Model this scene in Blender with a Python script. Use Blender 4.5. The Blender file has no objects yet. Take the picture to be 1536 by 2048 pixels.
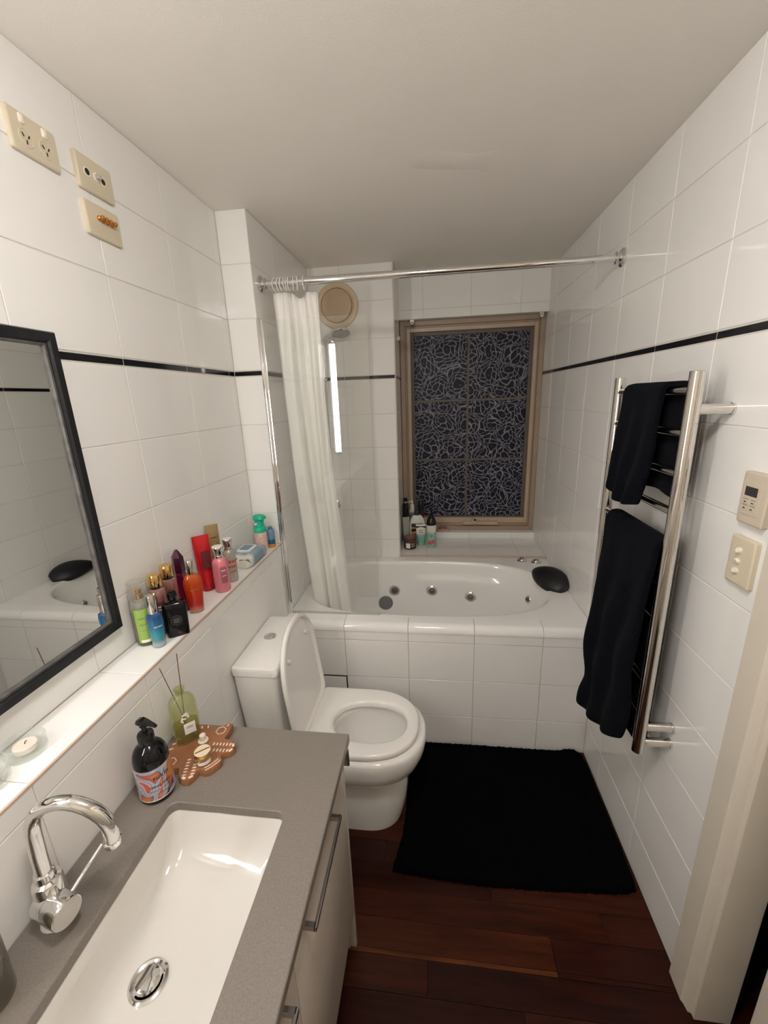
import bpy, bmesh, math, random
from mathutils import Vector, Matrix
from mathutils.bvhtree import BVHTree
random.seed(7)
S = bpy.context.scene
COL = S.collection
PI = math.pi

# ------------------------------------------------------------------ camera
CAM_LOC = Vector((0.7188, 0.0, 1.6601))
PITCH, ROLL, YAW, FPX = -0.2720, 0.0371, 0.1291, 817.13
_R = Matrix.Rotation(YAW, 3, 'Z') @ Matrix.Rotation(PITCH, 3, 'X') @ Matrix.Rotation(ROLL, 3, 'Y')
_r, _f, _u = _R.col[0], _R.col[1], _R.col[2]
cam_data = bpy.data.cameras.new('camera')
cam_data.sensor_fit = 'HORIZONTAL'
cam_data.sensor_width = 36.0
cam_data.lens = FPX / 1536.0 * 36.0
cam_data.clip_start = 0.02
cam = bpy.data.objects.new('camera', cam_data)
COL.objects.link(cam)
cam.matrix_world = Matrix(((_r[0], _u[0], -_f[0], CAM_LOC[0]), (_r[1], _u[1], -_f[1], CAM_LOC[1]),
                           (_r[2], _u[2], -_f[2], CAM_LOC[2]), (0, 0, 0, 1)))
S.camera = cam

# ------------------------------------------------------------------ world (night), exposure
w = bpy.data.worlds.new('night')
S.world = w
w.use_nodes = True
w.node_tree.nodes['Background'].inputs[0].default_value = (0.010, 0.012, 0.022, 1)
w.node_tree.nodes['Background'].inputs[1].default_value = 0.5
S.view_settings.view_transform = 'Standard'
S.view_settings.look = 'None'
S.view_settings.exposure = 0.0
S.view_settings.gamma = 1.0
S.view_settings.use_curve_mapping = False
S.cycles.max_bounces = 10
S.cycles.diffuse_bounces = 8
S.cycles.glossy_bounces = 4
S.cycles.transmission_bounces = 6
S.cycles.transparent_max_bounces = 16
S.cycles.adaptive_threshold = 0.05
TUBE_POWER = 44.0     # emission of the wall tube beside the mirror
CEIL_POWER = 78.0     # emission of the ceiling light above the doorway side
LIGHT_COL = (1.0, 0.965, 0.94, 1)

# ------------------------------------------------------------------ room numbers (metres)
W, H, D = 1.4161, 2.3767, 0.1247      # width, ceiling height, depth of the niche over the ledge
YN, YB = 1.7405, 1.6589               # face of the nib, face of the bath hob
YL, YR, YQ = 2.5113, 2.911, 2.848     # back wall, window plane, lintel / riser plane
XW = 0.4887                           # edge of the window recess
ZL, ZS = 1.0178, 1.7798               # ledge, black stripe
ZSILL = 0.6591
Y0 = -0.95                            # wall behind the camera
ZV = 0.7863                           # worktop

# ------------------------------------------------------------------ materials
def nodes_of(name):
    m = bpy.data.materials.new(name)
    m.use_nodes = True
    nt = m.node_tree
    b = nt.nodes['Principled BSDF']
    return m, nt, b

def c4(c):
    return (c[0], c[1], c[2], 1.0)

def M(name, col, rough=0.5, metal=0.0, var=0.06, scale=30.0, bump=0.0, bscale=80.0, trans=0.0, ior=1.45,
      coat=0.0, spec=0.5, sheen=0.0, emit=None, es=0.0, sss=0.0, rnd=0.0):
    m, nt, b = nodes_of(name)
    L = nt.links
    tc = nt.nodes.new('ShaderNodeTexCoord')
    nz = nt.nodes.new('ShaderNodeTexNoise')
    nz.inputs['Scale'].default_value = scale
    nz.inputs['Detail'].default_value = 3
    src = tc.outputs['Object']
    oi = None
    if rnd:
        oi = nt.nodes.new('ShaderNodeObjectInfo')
        ad = nt.nodes.new('ShaderNodeVectorMath'); ad.operation = 'MULTIPLY_ADD'
        cb = nt.nodes.new('ShaderNodeCombineXYZ')
        for i in range(3):
            L.new(oi.outputs['Random'], cb.inputs[i])
        L.new(cb.outputs[0], ad.inputs[0]); ad.inputs[1].default_value = (17, 31, 23)
        L.new(tc.outputs['Object'], ad.inputs[2])
        src = ad.outputs[0]
    L.new(src, nz.inputs['Vector'])
    mx = nt.nodes.new('ShaderNodeMix'); mx.data_type = 'RGBA'
    mx.inputs['A'].default_value = c4([max(0, x * (1 - var)) for x in col])
    mx.inputs['B'].default_value = c4([min(1, x * (1 + var)) for x in col])
    L.new(nz.outputs['Fac'], mx.inputs['Factor'])
    out = mx.outputs['Result']
    if rnd:
        hs = nt.nodes.new('ShaderNodeHueSaturation')
        mr = nt.nodes.new('ShaderNodeMapRange')
        mr.inputs['To Min'].default_value = 1 - rnd; mr.inputs['To Max'].default_value = 1 + rnd
        L.new(oi.outputs['Random'], mr.inputs['Value'])
        L.new(mr.outputs[0], hs.inputs['Value']); L.new(out, hs.inputs['Color'])
        out = hs.outputs[0]
    L.new(out, b.inputs['Base Color'])
    b.inputs['Roughness'].default_value = rough
    b.inputs['Metallic'].default_value = metal
    b.inputs['Transmission Weight'].default_value = trans
    b.inputs['IOR'].default_value = ior
    b.inputs['Coat Weight'].default_value = coat
    b.inputs['Coat Roughness'].default_value = 0.05
    b.inputs['Specular IOR Level'].default_value = spec
    b.inputs['Sheen Weight'].default_value = sheen
    if sss:
        b.inputs['Subsurface Weight'].default_value = sss
        b.inputs['Subsurface Radius'].default_value = (0.02, 0.015, 0.01)
    if emit:
        b.inputs['Emission Color'].default_value = c4(emit)
        b.inputs['Emission Strength'].default_value = es
    if bump:
        n2 = nt.nodes.new('ShaderNodeTexNoise')
        n2.inputs['Scale'].default_value = bscale
        n2.inputs['Detail'].default_value = 4
        L.new(src, n2.inputs['Vector'])
        bp = nt.nodes.new('ShaderNodeBump')
        bp.inputs['Strength'].default_value = bump
        bp.inputs['Distance'].default_value = 0.002
        L.new(n2.outputs['Fac'], bp.inputs['Height'])
        L.new(bp.outputs[0], b.inputs['Normal'])
    return m

def glassM(name, tint=(0.97, 0.985, 0.975), rough=0.0, ior=1.45, haze=0.0, hazecol=(0.8, 0.85, 0.8)):
    """thin clear glass: transparent body with Fresnel gloss (procedural streaks modulate a light haze)"""
    m = bpy.data.materials.new(name); m.use_nodes = True
    nt = m.node_tree; L = nt.links
    nt.nodes.remove(nt.nodes['Principled BSDF'])
    out = nt.nodes['Material Output']
    tr = nt.nodes.new('ShaderNodeBsdfTransparent'); tr.inputs[0].default_value = c4(tint)
    gl = nt.nodes.new('ShaderNodeBsdfGlossy'); gl.inputs['Roughness'].default_value = rough
    gl.inputs['Color'].default_value = (1, 1, 1, 1)
    lw = nt.nodes.new('ShaderNodeLayerWeight'); lw.inputs['Blend'].default_value = 0.5
    pw = nt.nodes.new('ShaderNodeMath'); pw.operation = 'POWER'; pw.inputs[1].default_value = 4.0
    L.new(lw.outputs['Facing'], pw.inputs[0])
    r0 = ((ior - 1) / (ior + 1)) ** 2
    fr = nt.nodes.new('ShaderNodeMath'); fr.operation = 'MULTIPLY_ADD'; fr.inputs[1].default_value = 0.85; fr.inputs[2].default_value = r0
    L.new(pw.outputs[0], fr.inputs[0])
    df = nt.nodes.new('ShaderNodeBsdfDiffuse'); df.inputs[0].default_value = c4(hazecol)
    tc = nt.nodes.new('ShaderNodeTexCoord'); nz = nt.nodes.new('ShaderNodeTexNoise')
    nz.inputs['Scale'].default_value = 9
    L.new(tc.outputs['Object'], nz.inputs['Vector'])
    mu = nt.nodes.new('ShaderNodeMath'); mu.operation = 'MULTIPLY'; mu.inputs[1].default_value = haze * 2
    L.new(nz.outputs['Fac'], mu.inputs[0])
    m1 = nt.nodes.new('ShaderNodeMixShader')
    L.new(mu.outputs[0], m1.inputs[0]); L.new(tr.outputs[0], m1.inputs[1]); L.new(df.outputs[0], m1.inputs[2])
    m2 = nt.nodes.new('ShaderNodeMixShader')
    L.new(fr.outputs[0], m2.inputs[0]); L.new(m1.outputs[0], m2.inputs[1]); L.new(gl.outputs[0], m2.inputs[2])
    L.new(m2.outputs[0], out.inputs['Surface'])
    return m

def ramp_mat(name, stops, scale=20, rough=0.4, detail=1.0, const=True, distort=0.6):
    m, nt, b = nodes_of(name); L = nt.links
    tc = nt.nodes.new('ShaderNodeTexCoord'); nz = nt.nodes.new('ShaderNodeTexNoise')
    nz.inputs['Scale'].default_value = scale; nz.inputs['Detail'].default_value = detail
    nz.inputs['Distortion'].default_value = distort
    L.new(tc.outputs['Object'], nz.inputs['Vector'])
    cr = nt.nodes.new('ShaderNodeValToRGB')
    cr.color_ramp.interpolation = 'CONSTANT' if const else 'LINEAR'
    el = cr.color_ramp.elements
    el[0].position = stops[0][0]; el[0].color = c4(stops[0][1])
    el[1].position = stops[1][0]; el[1].color = c4(stops[1][1])
    for p_, c_ in stops[2:]:
        e = el.new(p_); e.color = c4(c_)
    L.new(nz.outputs['Fac'], cr.inputs[0]); L.new(cr.outputs[0], b.inputs['Base Color'])
    b.inputs['Roughness'].default_value = rough
    return m

def gradz_mat(name, stops, z0, z1, rough=0.1, trans=0.3, coat=0.5):
    """dye that really changes colour up the height of a bottle"""
    m, nt, b = nodes_of(name); L = nt.links
    tc = nt.nodes.new('ShaderNodeTexCoord'); sp = nt.nodes.new('ShaderNodeSeparateXYZ')
    L.new(tc.outputs['Object'], sp.inputs[0])
    mr = nt.nodes.new('ShaderNodeMapRange')
    mr.inputs['From Min'].default_value = z0; mr.inputs['From Max'].default_value = z1
    L.new(sp.outputs['Z'], mr.inputs['Value'])
    cr = nt.nodes.new('ShaderNodeValToRGB'); el = cr.color_ramp.elements
    el[0].position = stops[0][0]; el[0].color = c4(stops[0][1])
    el[1].position = stops[1][0]; el[1].color = c4(stops[1][1])
    for p_, c_ in stops[2:]:
        e = el.new(p_); e.color = c4(c_)
    L.new(mr.outputs[0], cr.inputs[0]); L.new(cr.outputs[0], b.inputs['Base Color'])
    b.inputs['Roughness'].default_value = rough
    b.inputs['Transmission Weight'].default_value = trans
    b.inputs['Coat Weight'].default_value = coat
    return m

def wood_floor_mat():
    m, nt, b = nodes_of('jarrah_boards'); L = nt.links
    tc = nt.nodes.new('ShaderNodeTexCoord'); oi = nt.nodes.new('ShaderNodeObjectInfo')
    mp = nt.nodes.new('ShaderNodeVectorMath'); mp.operation = 'MULTIPLY'; mp.inputs[1].default_value = (3, 38, 10)
    L.new(tc.outputs['Object'], mp.inputs[0])
    cb = nt.nodes.new('ShaderNodeCombineXYZ')
    for i in range(3):
        L.new(oi.outputs['Random'], cb.inputs[i])
    ad = nt.nodes.new('ShaderNodeVectorMath'); ad.operation = 'MULTIPLY_ADD'
    L.new(cb.outputs[0], ad.inputs[0]); ad.inputs[1].default_value = (40, 61, 7); L.new(mp.outputs[0], ad.inputs[2])
    nz = nt.nodes.new('ShaderNodeTexNoise'); nz.inputs['Scale'].default_value = 1.6
    nz.inputs['Detail'].default_value = 6; nz.inputs['Distortion'].default_value = 0.7
    L.new(ad.outputs[0], nz.inputs['Vector'])
    cr = nt.nodes.new('ShaderNodeValToRGB'); el = cr.color_ramp.elements
    el[0].position = 0.3; el[0].color = (0.45, 0.40, 0.38, 1)
    el[1].position = 0.7; el[1].color = (1.15, 1.1, 1.05, 1)
    L.new(nz.outputs['Fac'], cr.inputs[0])
    mx = nt.nodes.new('ShaderNodeMix'); mx.data_type = 'RGBA'; mx.blend_type = 'MULTIPLY'
    mx.inputs['Factor'].default_value = 1.0
    L.new(oi.outputs['Color'], mx.inputs['A']); L.new(cr.outputs[0], mx.inputs['B'])
    L.new(mx.outputs['Result'], b.inputs['Base Color'])
    b.inputs['Roughness'].default_value = 0.30
    b.inputs['Specular IOR Level'].default_value = 0.22
    bp = nt.nodes.new('ShaderNodeBump'); bp.inputs['Strength'].default_value = 0.08; bp.inputs['Distance'].default_value = 0.002
    L.new(nz.outputs['Fac'], bp.inputs['Height']); L.new(bp.outputs[0], b.inputs['Normal'])
    return m

def film_mat():
    """dark window film printed with pale curling petals"""
    m, nt, b = nodes_of('petal_film'); L = nt.links
    tc = nt.nodes.new('ShaderNodeTexCoord')
    nz = nt.nodes.new('ShaderNodeTexNoise'); nz.inputs['Scale'].default_value = 13; nz.inputs['Detail'].default_value = 0
    L.new(tc.outputs['Object'], nz.inputs['Vector'])
    sb = nt.nodes.new('ShaderNodeVectorMath'); sb.operation = 'SUBTRACT'; sb.inputs[1].default_value = (.5, .5, .5)
    L.new(nz.outputs['Color'], sb.inputs[0])
    ma = nt.nodes.new('ShaderNodeVectorMath'); ma.operation = 'MULTIPLY_ADD'; ma.inputs[1].default_value = (.07, 0.0, .07)
    L.new(sb.outputs[0], ma.inputs[0]); L.new(tc.outputs['Object'], ma.inputs[2])
    fl = nt.nodes.new('ShaderNodeVectorMath'); fl.operation = 'MULTIPLY'; fl.inputs[1].default_value = (1, 0, 1)
    L.new(ma.outputs[0], fl.inputs[0])
    def mth(op, a_, b_=None):
        n_ = nt.nodes.new('ShaderNodeMath'); n_.operation = op
        for i_, q_ in enumerate((a_, b_)):
            if q_ is None: continue
            if isinstance(q_, (int, float)): n_.inputs[i_].default_value = q_
            else: L.new(q_, n_.inputs[i_])
        return n_.outputs[0]
    SC = 7.0
    sx_ = nt.nodes.new('ShaderNodeSeparateXYZ'); L.new(fl.outputs[0], sx_.inputs[0])
    cb_ = nt.nodes.new('ShaderNodeCombineXYZ')
    px_, pz_ = mth('MULTIPLY', sx_.outputs['X'], SC), mth('MULTIPLY', sx_.outputs['Z'], SC)
    L.new(px_, cb_.inputs[0]); L.new(pz_, cb_.inputs[1])
    vs_ = []
    for feat in ('F1', 'DISTANCE_TO_EDGE'):
        v = nt.nodes.new('ShaderNodeTexVoronoi'); v.voronoi_dimensions = '2D'; v.feature = feat
        v.inputs['Scale'].default_value = 1.0; v.inputs['Randomness'].default_value = 0.85
        L.new(cb_.outputs[0], v.inputs['Vector']); vs_.append(v)
    d_ = nt.nodes.new('ShaderNodeVectorMath'); d_.operation = 'SUBTRACT'
    L.new(cb_.outputs[0], d_.inputs[0]); L.new(vs_[0].outputs['Position'], d_.inputs[1])
    sd_ = nt.nodes.new('ShaderNodeSeparateXYZ'); L.new(d_.outputs[0], sd_.inputs[0])
    r_ = vs_[0].outputs['Distance']
    NR = 5.2
    rr = mth('MULTIPLY', r_, NR); rf = mth('FRACT', rr); ri = mth('FLOOR', rr)
    ring_d = mth('DIVIDE', mth('MINIMUM', rf, mth('SUBTRACT', 1.0, rf)), NR)
    ang = mth('DIVIDE', mth('ARCTAN2', sd_.outputs['Y'], sd_.outputs['X']), 2 * PI)
    k_ = mth('MULTIPLY_ADD', ri, 3.0); nt.nodes[-1].inputs[2].default_value = 5.0
    sw = mth('ADD', mth('MULTIPLY', ang, k_), mth('MULTIPLY', rr, 0.45))
    sf = mth('FRACT', sw)
    sec = mth('DIVIDE', mth('MULTIPLY', mth('MULTIPLY', mth('MINIMUM', sf, mth('SUBTRACT', 1.0, sf)), r_), 2 * PI), k_)
    sec = mth('ADD', sec, mth('MULTIPLY', mth('LESS_THAN', rr, 0.9), 1.0))
    dist = mth('MINIMUM', mth('MINIMUM', ring_d, sec), vs_[1].outputs['Distance'])
    cr = nt.nodes.new('ShaderNodeValToRGB'); el = cr.color_ramp.elements
    el[0].position = 0.010; el[0].color = (0.24, 0.235, 0.285, 1)
    el[1].position = 0.021; el[1].color = (0.010, 0.010, 0.018, 1)
    L.new(dist, cr.inputs[0]); L.new(cr.outputs[0], b.inputs['Base Color'])
    b.inputs['Roughness'].default_value = 0.42
    b.inputs['Specular IOR Level'].default_value = 0.22
    return m

m_tile = M('white_wall_tile', (0.84, 0.83, 0.805), rough=0.07, var=0.015, scale=6, bump=0.10, bscale=7, rnd=0.012, spec=0.5)
m_grout2 = M('grey_bath_grout', (0.40, 0.365, 0.33), rough=0.9, var=0.12, scale=25)
m_grout = M('pale_grout', (0.64, 0.61, 0.565), rough=0.9, var=0.12, scale=25)
m_blacktile = M('black_stripe_tile', (0.008, 0.008, 0.011), rough=0.1, var=0.2)
m_ceil = M('ceiling_paint', (0.85, 0.815, 0.76), rough=0.85, var=0.03, scale=3, bump=0.12, bscale=220)
m_paint = M('cream_gloss_paint', (0.66, 0.60, 0.51), rough=0.4, var=0.04, scale=9, bump=0.06, bscale=30)
m_trim = M('beige_edge_trim', (0.55, 0.42, 0.33), rough=0.4, var=0.08)
m_ptrim = M('pale_edge_trim', (0.62, 0.53, 0.46), rough=0.4, var=0.08)
m_hall = M('unlit_hall_wall', (0.10, 0.09, 0.08), rough=0.9, var=0.1)  # dark colour stands in for the lack of light in the hallway
m_wood = wood_floor_mat()
m_dark = M('dark_gap', (0.01, 0.009, 0.008), rough=0.9, var=0.3)
m_ceramic = M('white_ceramic', (0.86, 0.845, 0.815), rough=0.06, var=0.01, coat=0.4)
m_acrylic = M('white_acrylic', (0.88, 0.865, 0.84), rough=0.12, var=0.01, coat=0.5)
m_seat = M('white_seat_plastic', (0.86, 0.84, 0.805), rough=0.14, var=0.012, coat=0.3)
m_chrome = M('chrome', (0.80, 0.79, 0.78), rough=0.06, metal=1.0, var=0.02)
m_chrome_d = M('dark_chrome', (0.28, 0.27, 0.26), rough=0.2, metal=1.0, var=0.1)
m_steel = M('polished_steel', (0.72, 0.69, 0.65), rough=0.10, metal=1.0, var=0.03, scale=60)
m_greydisc = M('grey_plastic_disc', (0.17, 0.17, 0.175), rough=0.45, var=0.1)
m_stone = M('grey_engineered_stone', (0.195, 0.171, 0.148), rough=0.36, var=0.30, scale=300, spec=0.45)
m_cab = M('white_cabinet_board', (0.60, 0.545, 0.49), rough=0.22, var=0.02)
m_handle = M('brushed_nickel', (0.50, 0.47, 0.44), rough=0.28, metal=1.0, var=0.1)
m_blackframe = M('black_painted_wood', (0.010, 0.010, 0.012), rough=0.35, var=0.5, scale=60, bump=0.5, bscale=90)
m_lip = M('worn_grey_lip', (0.09, 0.085, 0.08), rough=0.5, var=0.8, scale=45, bump=0.4, bscale=60)
m_mirror = M('mirror_silver', (0.86, 0.87, 0.85), rough=0.0, metal=1.0, var=0.004)
m_plate = M('cream_switch_plastic', (0.64, 0.565, 0.425), rough=0.35, var=0.03)
m_plate2 = M('beige_controller_plastic', (0.58, 0.50, 0.40), rough=0.4, var=0.03)
m_ivory = M('ivory_button', (0.80, 0.74, 0.62), rough=0.3, var=0.02)
m_slot = M('dark_slot', (0.02, 0.018, 0.015), rough=0.5, var=0.2)
m_gold = M('gold_metal', (0.80, 0.52, 0.22), rough=0.14, metal=1.0, var=0.08)
m_brass = M('brass_terminal', (0.65, 0.30, 0.08), rough=0.25, metal=1.0, var=0.15)
m_fanring = M('yellowed_fan_plastic', (0.70, 0.57, 0.40), rough=0.4, var=0.05, scale=8)
m_fandisc = M('browned_fan_plastic', (0.56, 0.42, 0.28), rough=0.4, var=0.06, scale=8)
m_glass = glassM('shower_glass', (0.985, 0.992, 0.986), haze=0.012)
m_clear = glassM('clear_glass', (0.95, 0.955, 0.945), haze=0.03)
m_ribglass = glassM('pressed_glass', (0.95, 0.96, 0.95), haze=0.12, hazecol=(.75, .78, .74))
m_smoke = glassM('smoked_glass', (0.74, 0.72, 0.67), haze=0.12, hazecol=(.3, .29, .26))
m_alframe = M('tan_window_metal', (0.36, 0.275, 0.205), rough=0.4, var=0.06, scale=14)
m_alframe2 = M('tan_sash_metal', (0.47, 0.365, 0.265), rough=0.35, var=0.06, scale=14)
m_gasket = M('grey_brown_gasket', (0.12, 0.10, 0.085), rough=0.5, var=0.1)
m_bar = M('taupe_glazing_bar', (0.115, 0.098, 0.088), rough=0.5, var=0.1)
m_film = film_mat()
m_rug = M('black_rug_pile', (0.0022, 0.0022, 0.0030), rough=0.98, var=0.4, scale=90, bump=0.9, bscale=260, spec=0.03)
m_towel = M('black_towel_terry', (0.0036, 0.0039, 0.0064), rough=0.97, var=0.35, scale=140, bump=0.9, bscale=420, spec=0.05, sheen=0.014)
m_foam = M('black_bath_foam', (0.008, 0.008, 0.009), rough=0.45, var=0.2, bump=0.1, bscale=200)
m_blackplastic = M('black_plastic', (0.008, 0.008, 0.009), rough=0.12, var=0.2)
m_blackgloss = M('black_gloss_glass', (0.004, 0.004, 0.005), rough=0.06, var=0.2, spec=0.4)
m_white = M('white_print', (0.78, 0.76, 0.72), rough=0.5, var=0.03)
m_ink = M('black_ink', (0.015, 0.013, 0.015), rough=0.6, var=0.2)
m_inkgrey = M('grey_ink', (0.16, 0.15, 0.15), rough=0.6, var=0.2)
m_cap_white = M('white_cap_plastic', (0.76, 0.74, 0.70), rough=0.25, var=0.03)

def curtain_mat():
    m = bpy.data.materials.new('white_curtain_vinyl'); m.use_nodes = True
    nt = m.node_tree; L = nt.links; b = nt.nodes['Principled BSDF']; out = nt.nodes['Material Output']
    tc = nt.nodes.new('ShaderNodeTexCoord'); nz = nt.nodes.new('ShaderNodeTexNoise'); nz.inputs['Scale'].default_value = 14
    L.new(tc.outputs['Object'], nz.inputs['Vector'])
    mx = nt.nodes.new('ShaderNodeMix'); mx.data_type = 'RGBA'
    mx.inputs['A'].default_value = (0.91, 0.89, 0.85, 1); mx.inputs['B'].default_value = (0.95, 0.935, 0.90, 1)
    L.new(nz.outputs['Fac'], mx.inputs['Factor']); L.new(mx.outputs['Result'], b.inputs['Base Color'])
    b.inputs['Roughness'].default_value = 0.38
    bp = nt.nodes.new('ShaderNodeBump'); bp.inputs['Strength'].default_value = 0.25; bp.inputs['Distance'].default_value = 0.004
    L.new(nz.outputs['Fac'], bp.inputs['Height']); L.new(bp.outputs[0], b.inputs['Normal'])
    t = nt.nodes.new('ShaderNodeBsdfTranslucent'); t.inputs[0].default_value = (0.82, 0.79, 0.73, 1)
    ms = nt.nodes.new('ShaderNodeMixShader'); ms.inputs[0].default_value = 0.14
    L.new(b.outputs[0], ms.inputs[1]); L.new(t.outputs[0], ms.inputs[2]); L.new(ms.outputs[0], out.inputs['Surface'])
    return m
m_curtain = curtain_mat()

# ------------------------------------------------------------------ object helpers
def thing(name, label, cat, loc=(0, 0, 0), rz=0.0, group=None, rot=None):
    o = bpy.data.objects.new(name, None)
    COL.objects.link(o)
    o.empty_display_size = 0.02
    o.location = loc
    o.rotation_euler = rot if rot else (0, 0, rz)
    o['label'] = label; o['category'] = cat
    if group: o['group'] = group
    return o

def tag(o, label, cat, group=None):
    o['label'] = label; o['category'] = cat
    if group: o['group'] = group
    return o

def finish(bm, mat, smooth=35):
    me = bpy.data.meshes.new('m')
    bmesh.ops.recalc_face_normals(bm, faces=bm.faces[:])
    bm.to_mesh(me); bm.free()
    if mat: me.materials.append(mat)
    if smooth:
        for p_ in me.polygons: p_.use_smooth = True
        me.set_sharp_from_angle(angle=math.radians(smooth))
    return me

def obj(name, bm, mat, parent=None, local=False, smooth=35):
    """one mesh object; geometry is given in world space unless local=True"""
    if parent is not None and not local:
        bm.transform(Matrix.Translation(-root_loc(parent)))
    me = finish(bm, mat, smooth)
    o = bpy.data.objects.new(name, me)
    COL.objects.link(o)
    if parent is not None: o.parent = parent
    return o

def root_loc(o):
    v = Vector((0, 0, 0))
    while o is not None:
        v = v + o.location; o = o.parent
    return v

def struct(name, bm, mat, label=None, parent=None, smooth=0):
    o = obj(name, bm, mat, parent, smooth=smooth)
    if parent is None:
        o['kind'] = 'structure'
        if label: o['label'] = label
    return o

def NB(): return bmesh.new()

def box(bm, x0, x1, y0, y1, z0, z1, bev=0.0, seg=2):
    vs = [bm.verts.new(p_) for p_ in ((x0, y0, z0), (x1, y0, z0), (x1, y1, z0), (x0, y1, z0),
                                      (x0, y0, z1), (x1, y0, z1), (x1, y1, z1), (x0, y1, z1))]
    fs = [bm.faces.new([vs[i] for i in f]) for f in ((0, 3, 2, 1), (4, 5, 6, 7), (0, 1, 5, 4), (1, 2, 6, 5), (2, 3, 7, 6), (3, 0, 4, 7))]
    if bev:
        es = {e for f in fs for e in f.edges}
        bmesh.ops.bevel(bm, geom=list(es), offset=bev, segments=seg, profile=0.5, affect='EDGES')
    return bm

def BX(*a, **k): return box(NB(), *a, **k)

def loft(bm, rings, cap0=True, cap1=True, closed=True):
    vr = [[bm.verts.new(p_) for p_ in r] for r in rings]
    n = len(vr[0])
    for a, b in zip(vr[:-1], vr[1:]):
        for i in range(n if closed else n - 1):
            j = (i + 1) % n
            bm.faces.new((a[i], a[j], b[j], b[i]))
    if closed and cap0: bm.faces.new(vr[0][::-1])
    if closed and cap1: bm.faces.new(vr[-1])
    return bm

def lathe(bm, prof, n=28, c=(0, 0, 0), sx=1.0, sy=1.0, rot=0.0, cap0=True, cap1=True):
    rings = []
    for r, z in prof:
        r = max(r, 1e-4)
        ring = []
        for i in range(n):
            a = 2 * PI * i / n + rot
            ring.append((c[0] + r * math.cos(a) * sx, c[1] + r * math.sin(a) * sy, c[2] + z))
        rings.append(ring)
    return loft(bm, rings, cap0, cap1)

def LA(prof, **k): return lathe(NB(), prof, **k)

def frame_of(d):
    d = d.normalized()
    a = Vector((0, 0, 1)) if abs(d.z) < 0.9 else Vector((1, 0, 0))
    x = a.cross(d).normalized(); y = d.cross(x)
    return x, y, d

def tube(bm, pts, r, n=14, cap=True):
    pts = [Vector(p_) for p_ in pts]
    rr = r if isinstance(r, (list, tuple)) else [r] * len(pts)
    rings = []
    x = None
    for i, p_ in enumerate(pts):
        if i == 0: d = pts[1] - pts[0]
        elif i == len(pts) - 1: d = pts[-1] - pts[-2]
        else: d = (pts[i + 1] - pts[i]).normalized() + (pts[i] - pts[i - 1]).normalized()
        d.normalize()
        if x is None: x, y, _ = frame_of(d)
        else:
            x = (x - d * x.dot(d)).normalized(); y = d.cross(x)
        rings.append([p_ + (x * math.cos(2 * PI * k / n) + y * math.sin(2 * PI * k / n)) * rr[i] for k in range(n)])
    return loft(bm, rings, cap, cap)

def TU(pts, r, **k): return tube(NB(), pts, r, **k)

def axlathe(bm, base, direction, prof, n=28):
    """lathe around an arbitrary axis; prof = (r, distance along axis)"""
    x, y, d = frame_of(Vector(direction))
    b = Vector(base)
    rings = [[b + d * t + (x * math.cos(2 * PI * k / n) + y * math.sin(2 * PI * k / n)) * max(r, 1e-4) for k in range(n)] for r, t in prof]
    return loft(bm, rings)

def AX(*a, **k): return axlathe(NB(), *a, **k)

def rrect(cx, cy, hx, hy, r, z, n=6):
    pts = []
    for (sx, sy, a0) in ((1, 1, 0), (-1, 1, 90), (-1, -1, 180), (1, -1, 270)):
        for k in range(n + 1):
            a = math.radians(a0 + 90 * k / n)
            pts.append((cx + sx * (hx - r) + r * math.cos(a), cy + sy * (hy - r) + r * math.sin(a), z))
    return pts

def superring(cx, cy, a, b, n_exp, z, n=32, back=None):
    pts = []
    for i in range(n):
        t = 2 * PI * i / n
        c_, s_ = math.cos(t), math.sin(t)
        pts.append((cx + a * math.copysign(abs(c_) ** (2 / n_exp), c_), cy + b * math.copysign(abs(s_) ** (2 / n_exp), s_), z))
    return pts

def prism(bm, poly, z0, z1, bev=0.0):
    rings = [[(x, y, z0) for x, y in poly], [(x, y, z1) for x, y in poly]]
    if bev:
        cx = sum(p_[0] for p_ in poly) / len(poly); cy = sum(p_[1] for p_ in poly) / len(poly)
        sh = lambda p_: (cx + (p_[0] - cx) * (1 - bev), cy + (p_[1] - cy) * (1 - bev))
        top = [sh(p_) for p_ in poly]
        h_ = (z1 - z0) * 0.2
        rings = [[(x, y, z0) for x, y in poly], [(x, y, z1 - h_) for x, y in poly], [(x, y, z1) for x, y in top]]
    return loft(bm, rings)

_txt = {}
def text_bm(s, size, depth=0.0004):
    cu = bpy.data.curves.new('t', 'FONT'); cu.body = s; cu.size = size
    cu.align_x = 'CENTER'; cu.align_y = 'CENTER'; cu.extrude = depth; cu.resolution_u = 3
    o = bpy.data.objects.new('t', cu); COL.objects.link(o)
    dg = bpy.context.evaluated_depsgraph_get(); dg.update()
    me = bpy.data.meshes.new_from_object(o.evaluated_get(dg))
    bm = NB(); bm.from_mesh(me)
    bpy.data.objects.remove(o); bpy.data.curves.remove(cu); bpy.data.meshes.remove(me)
    return bm

def print_bm(width, size, rows=1, depth=0.0002, seed=1):
    """rows of small unreadable print: short dashes of uneven length"""
    rg_ = random.Random(seed); bm = NB()
    for r_i in range(rows):
        y_ = ((rows - 1) / 2 - r_i) * size * 1.7
        x_ = -width / 2 * rg_.uniform(0.75, 1.0); end = -x_
        while x_ < end:
            l_ = size * rg_.uniform(0.35, 0.8)
            box(bm, x_, min(end, x_ + l_), y_ - size * rg_.uniform(0.3, 0.5), y_ + size * rg_.uniform(0.3, 0.5), -depth, depth)
            x_ += l_ + size * 0.28
    return bm

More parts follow.
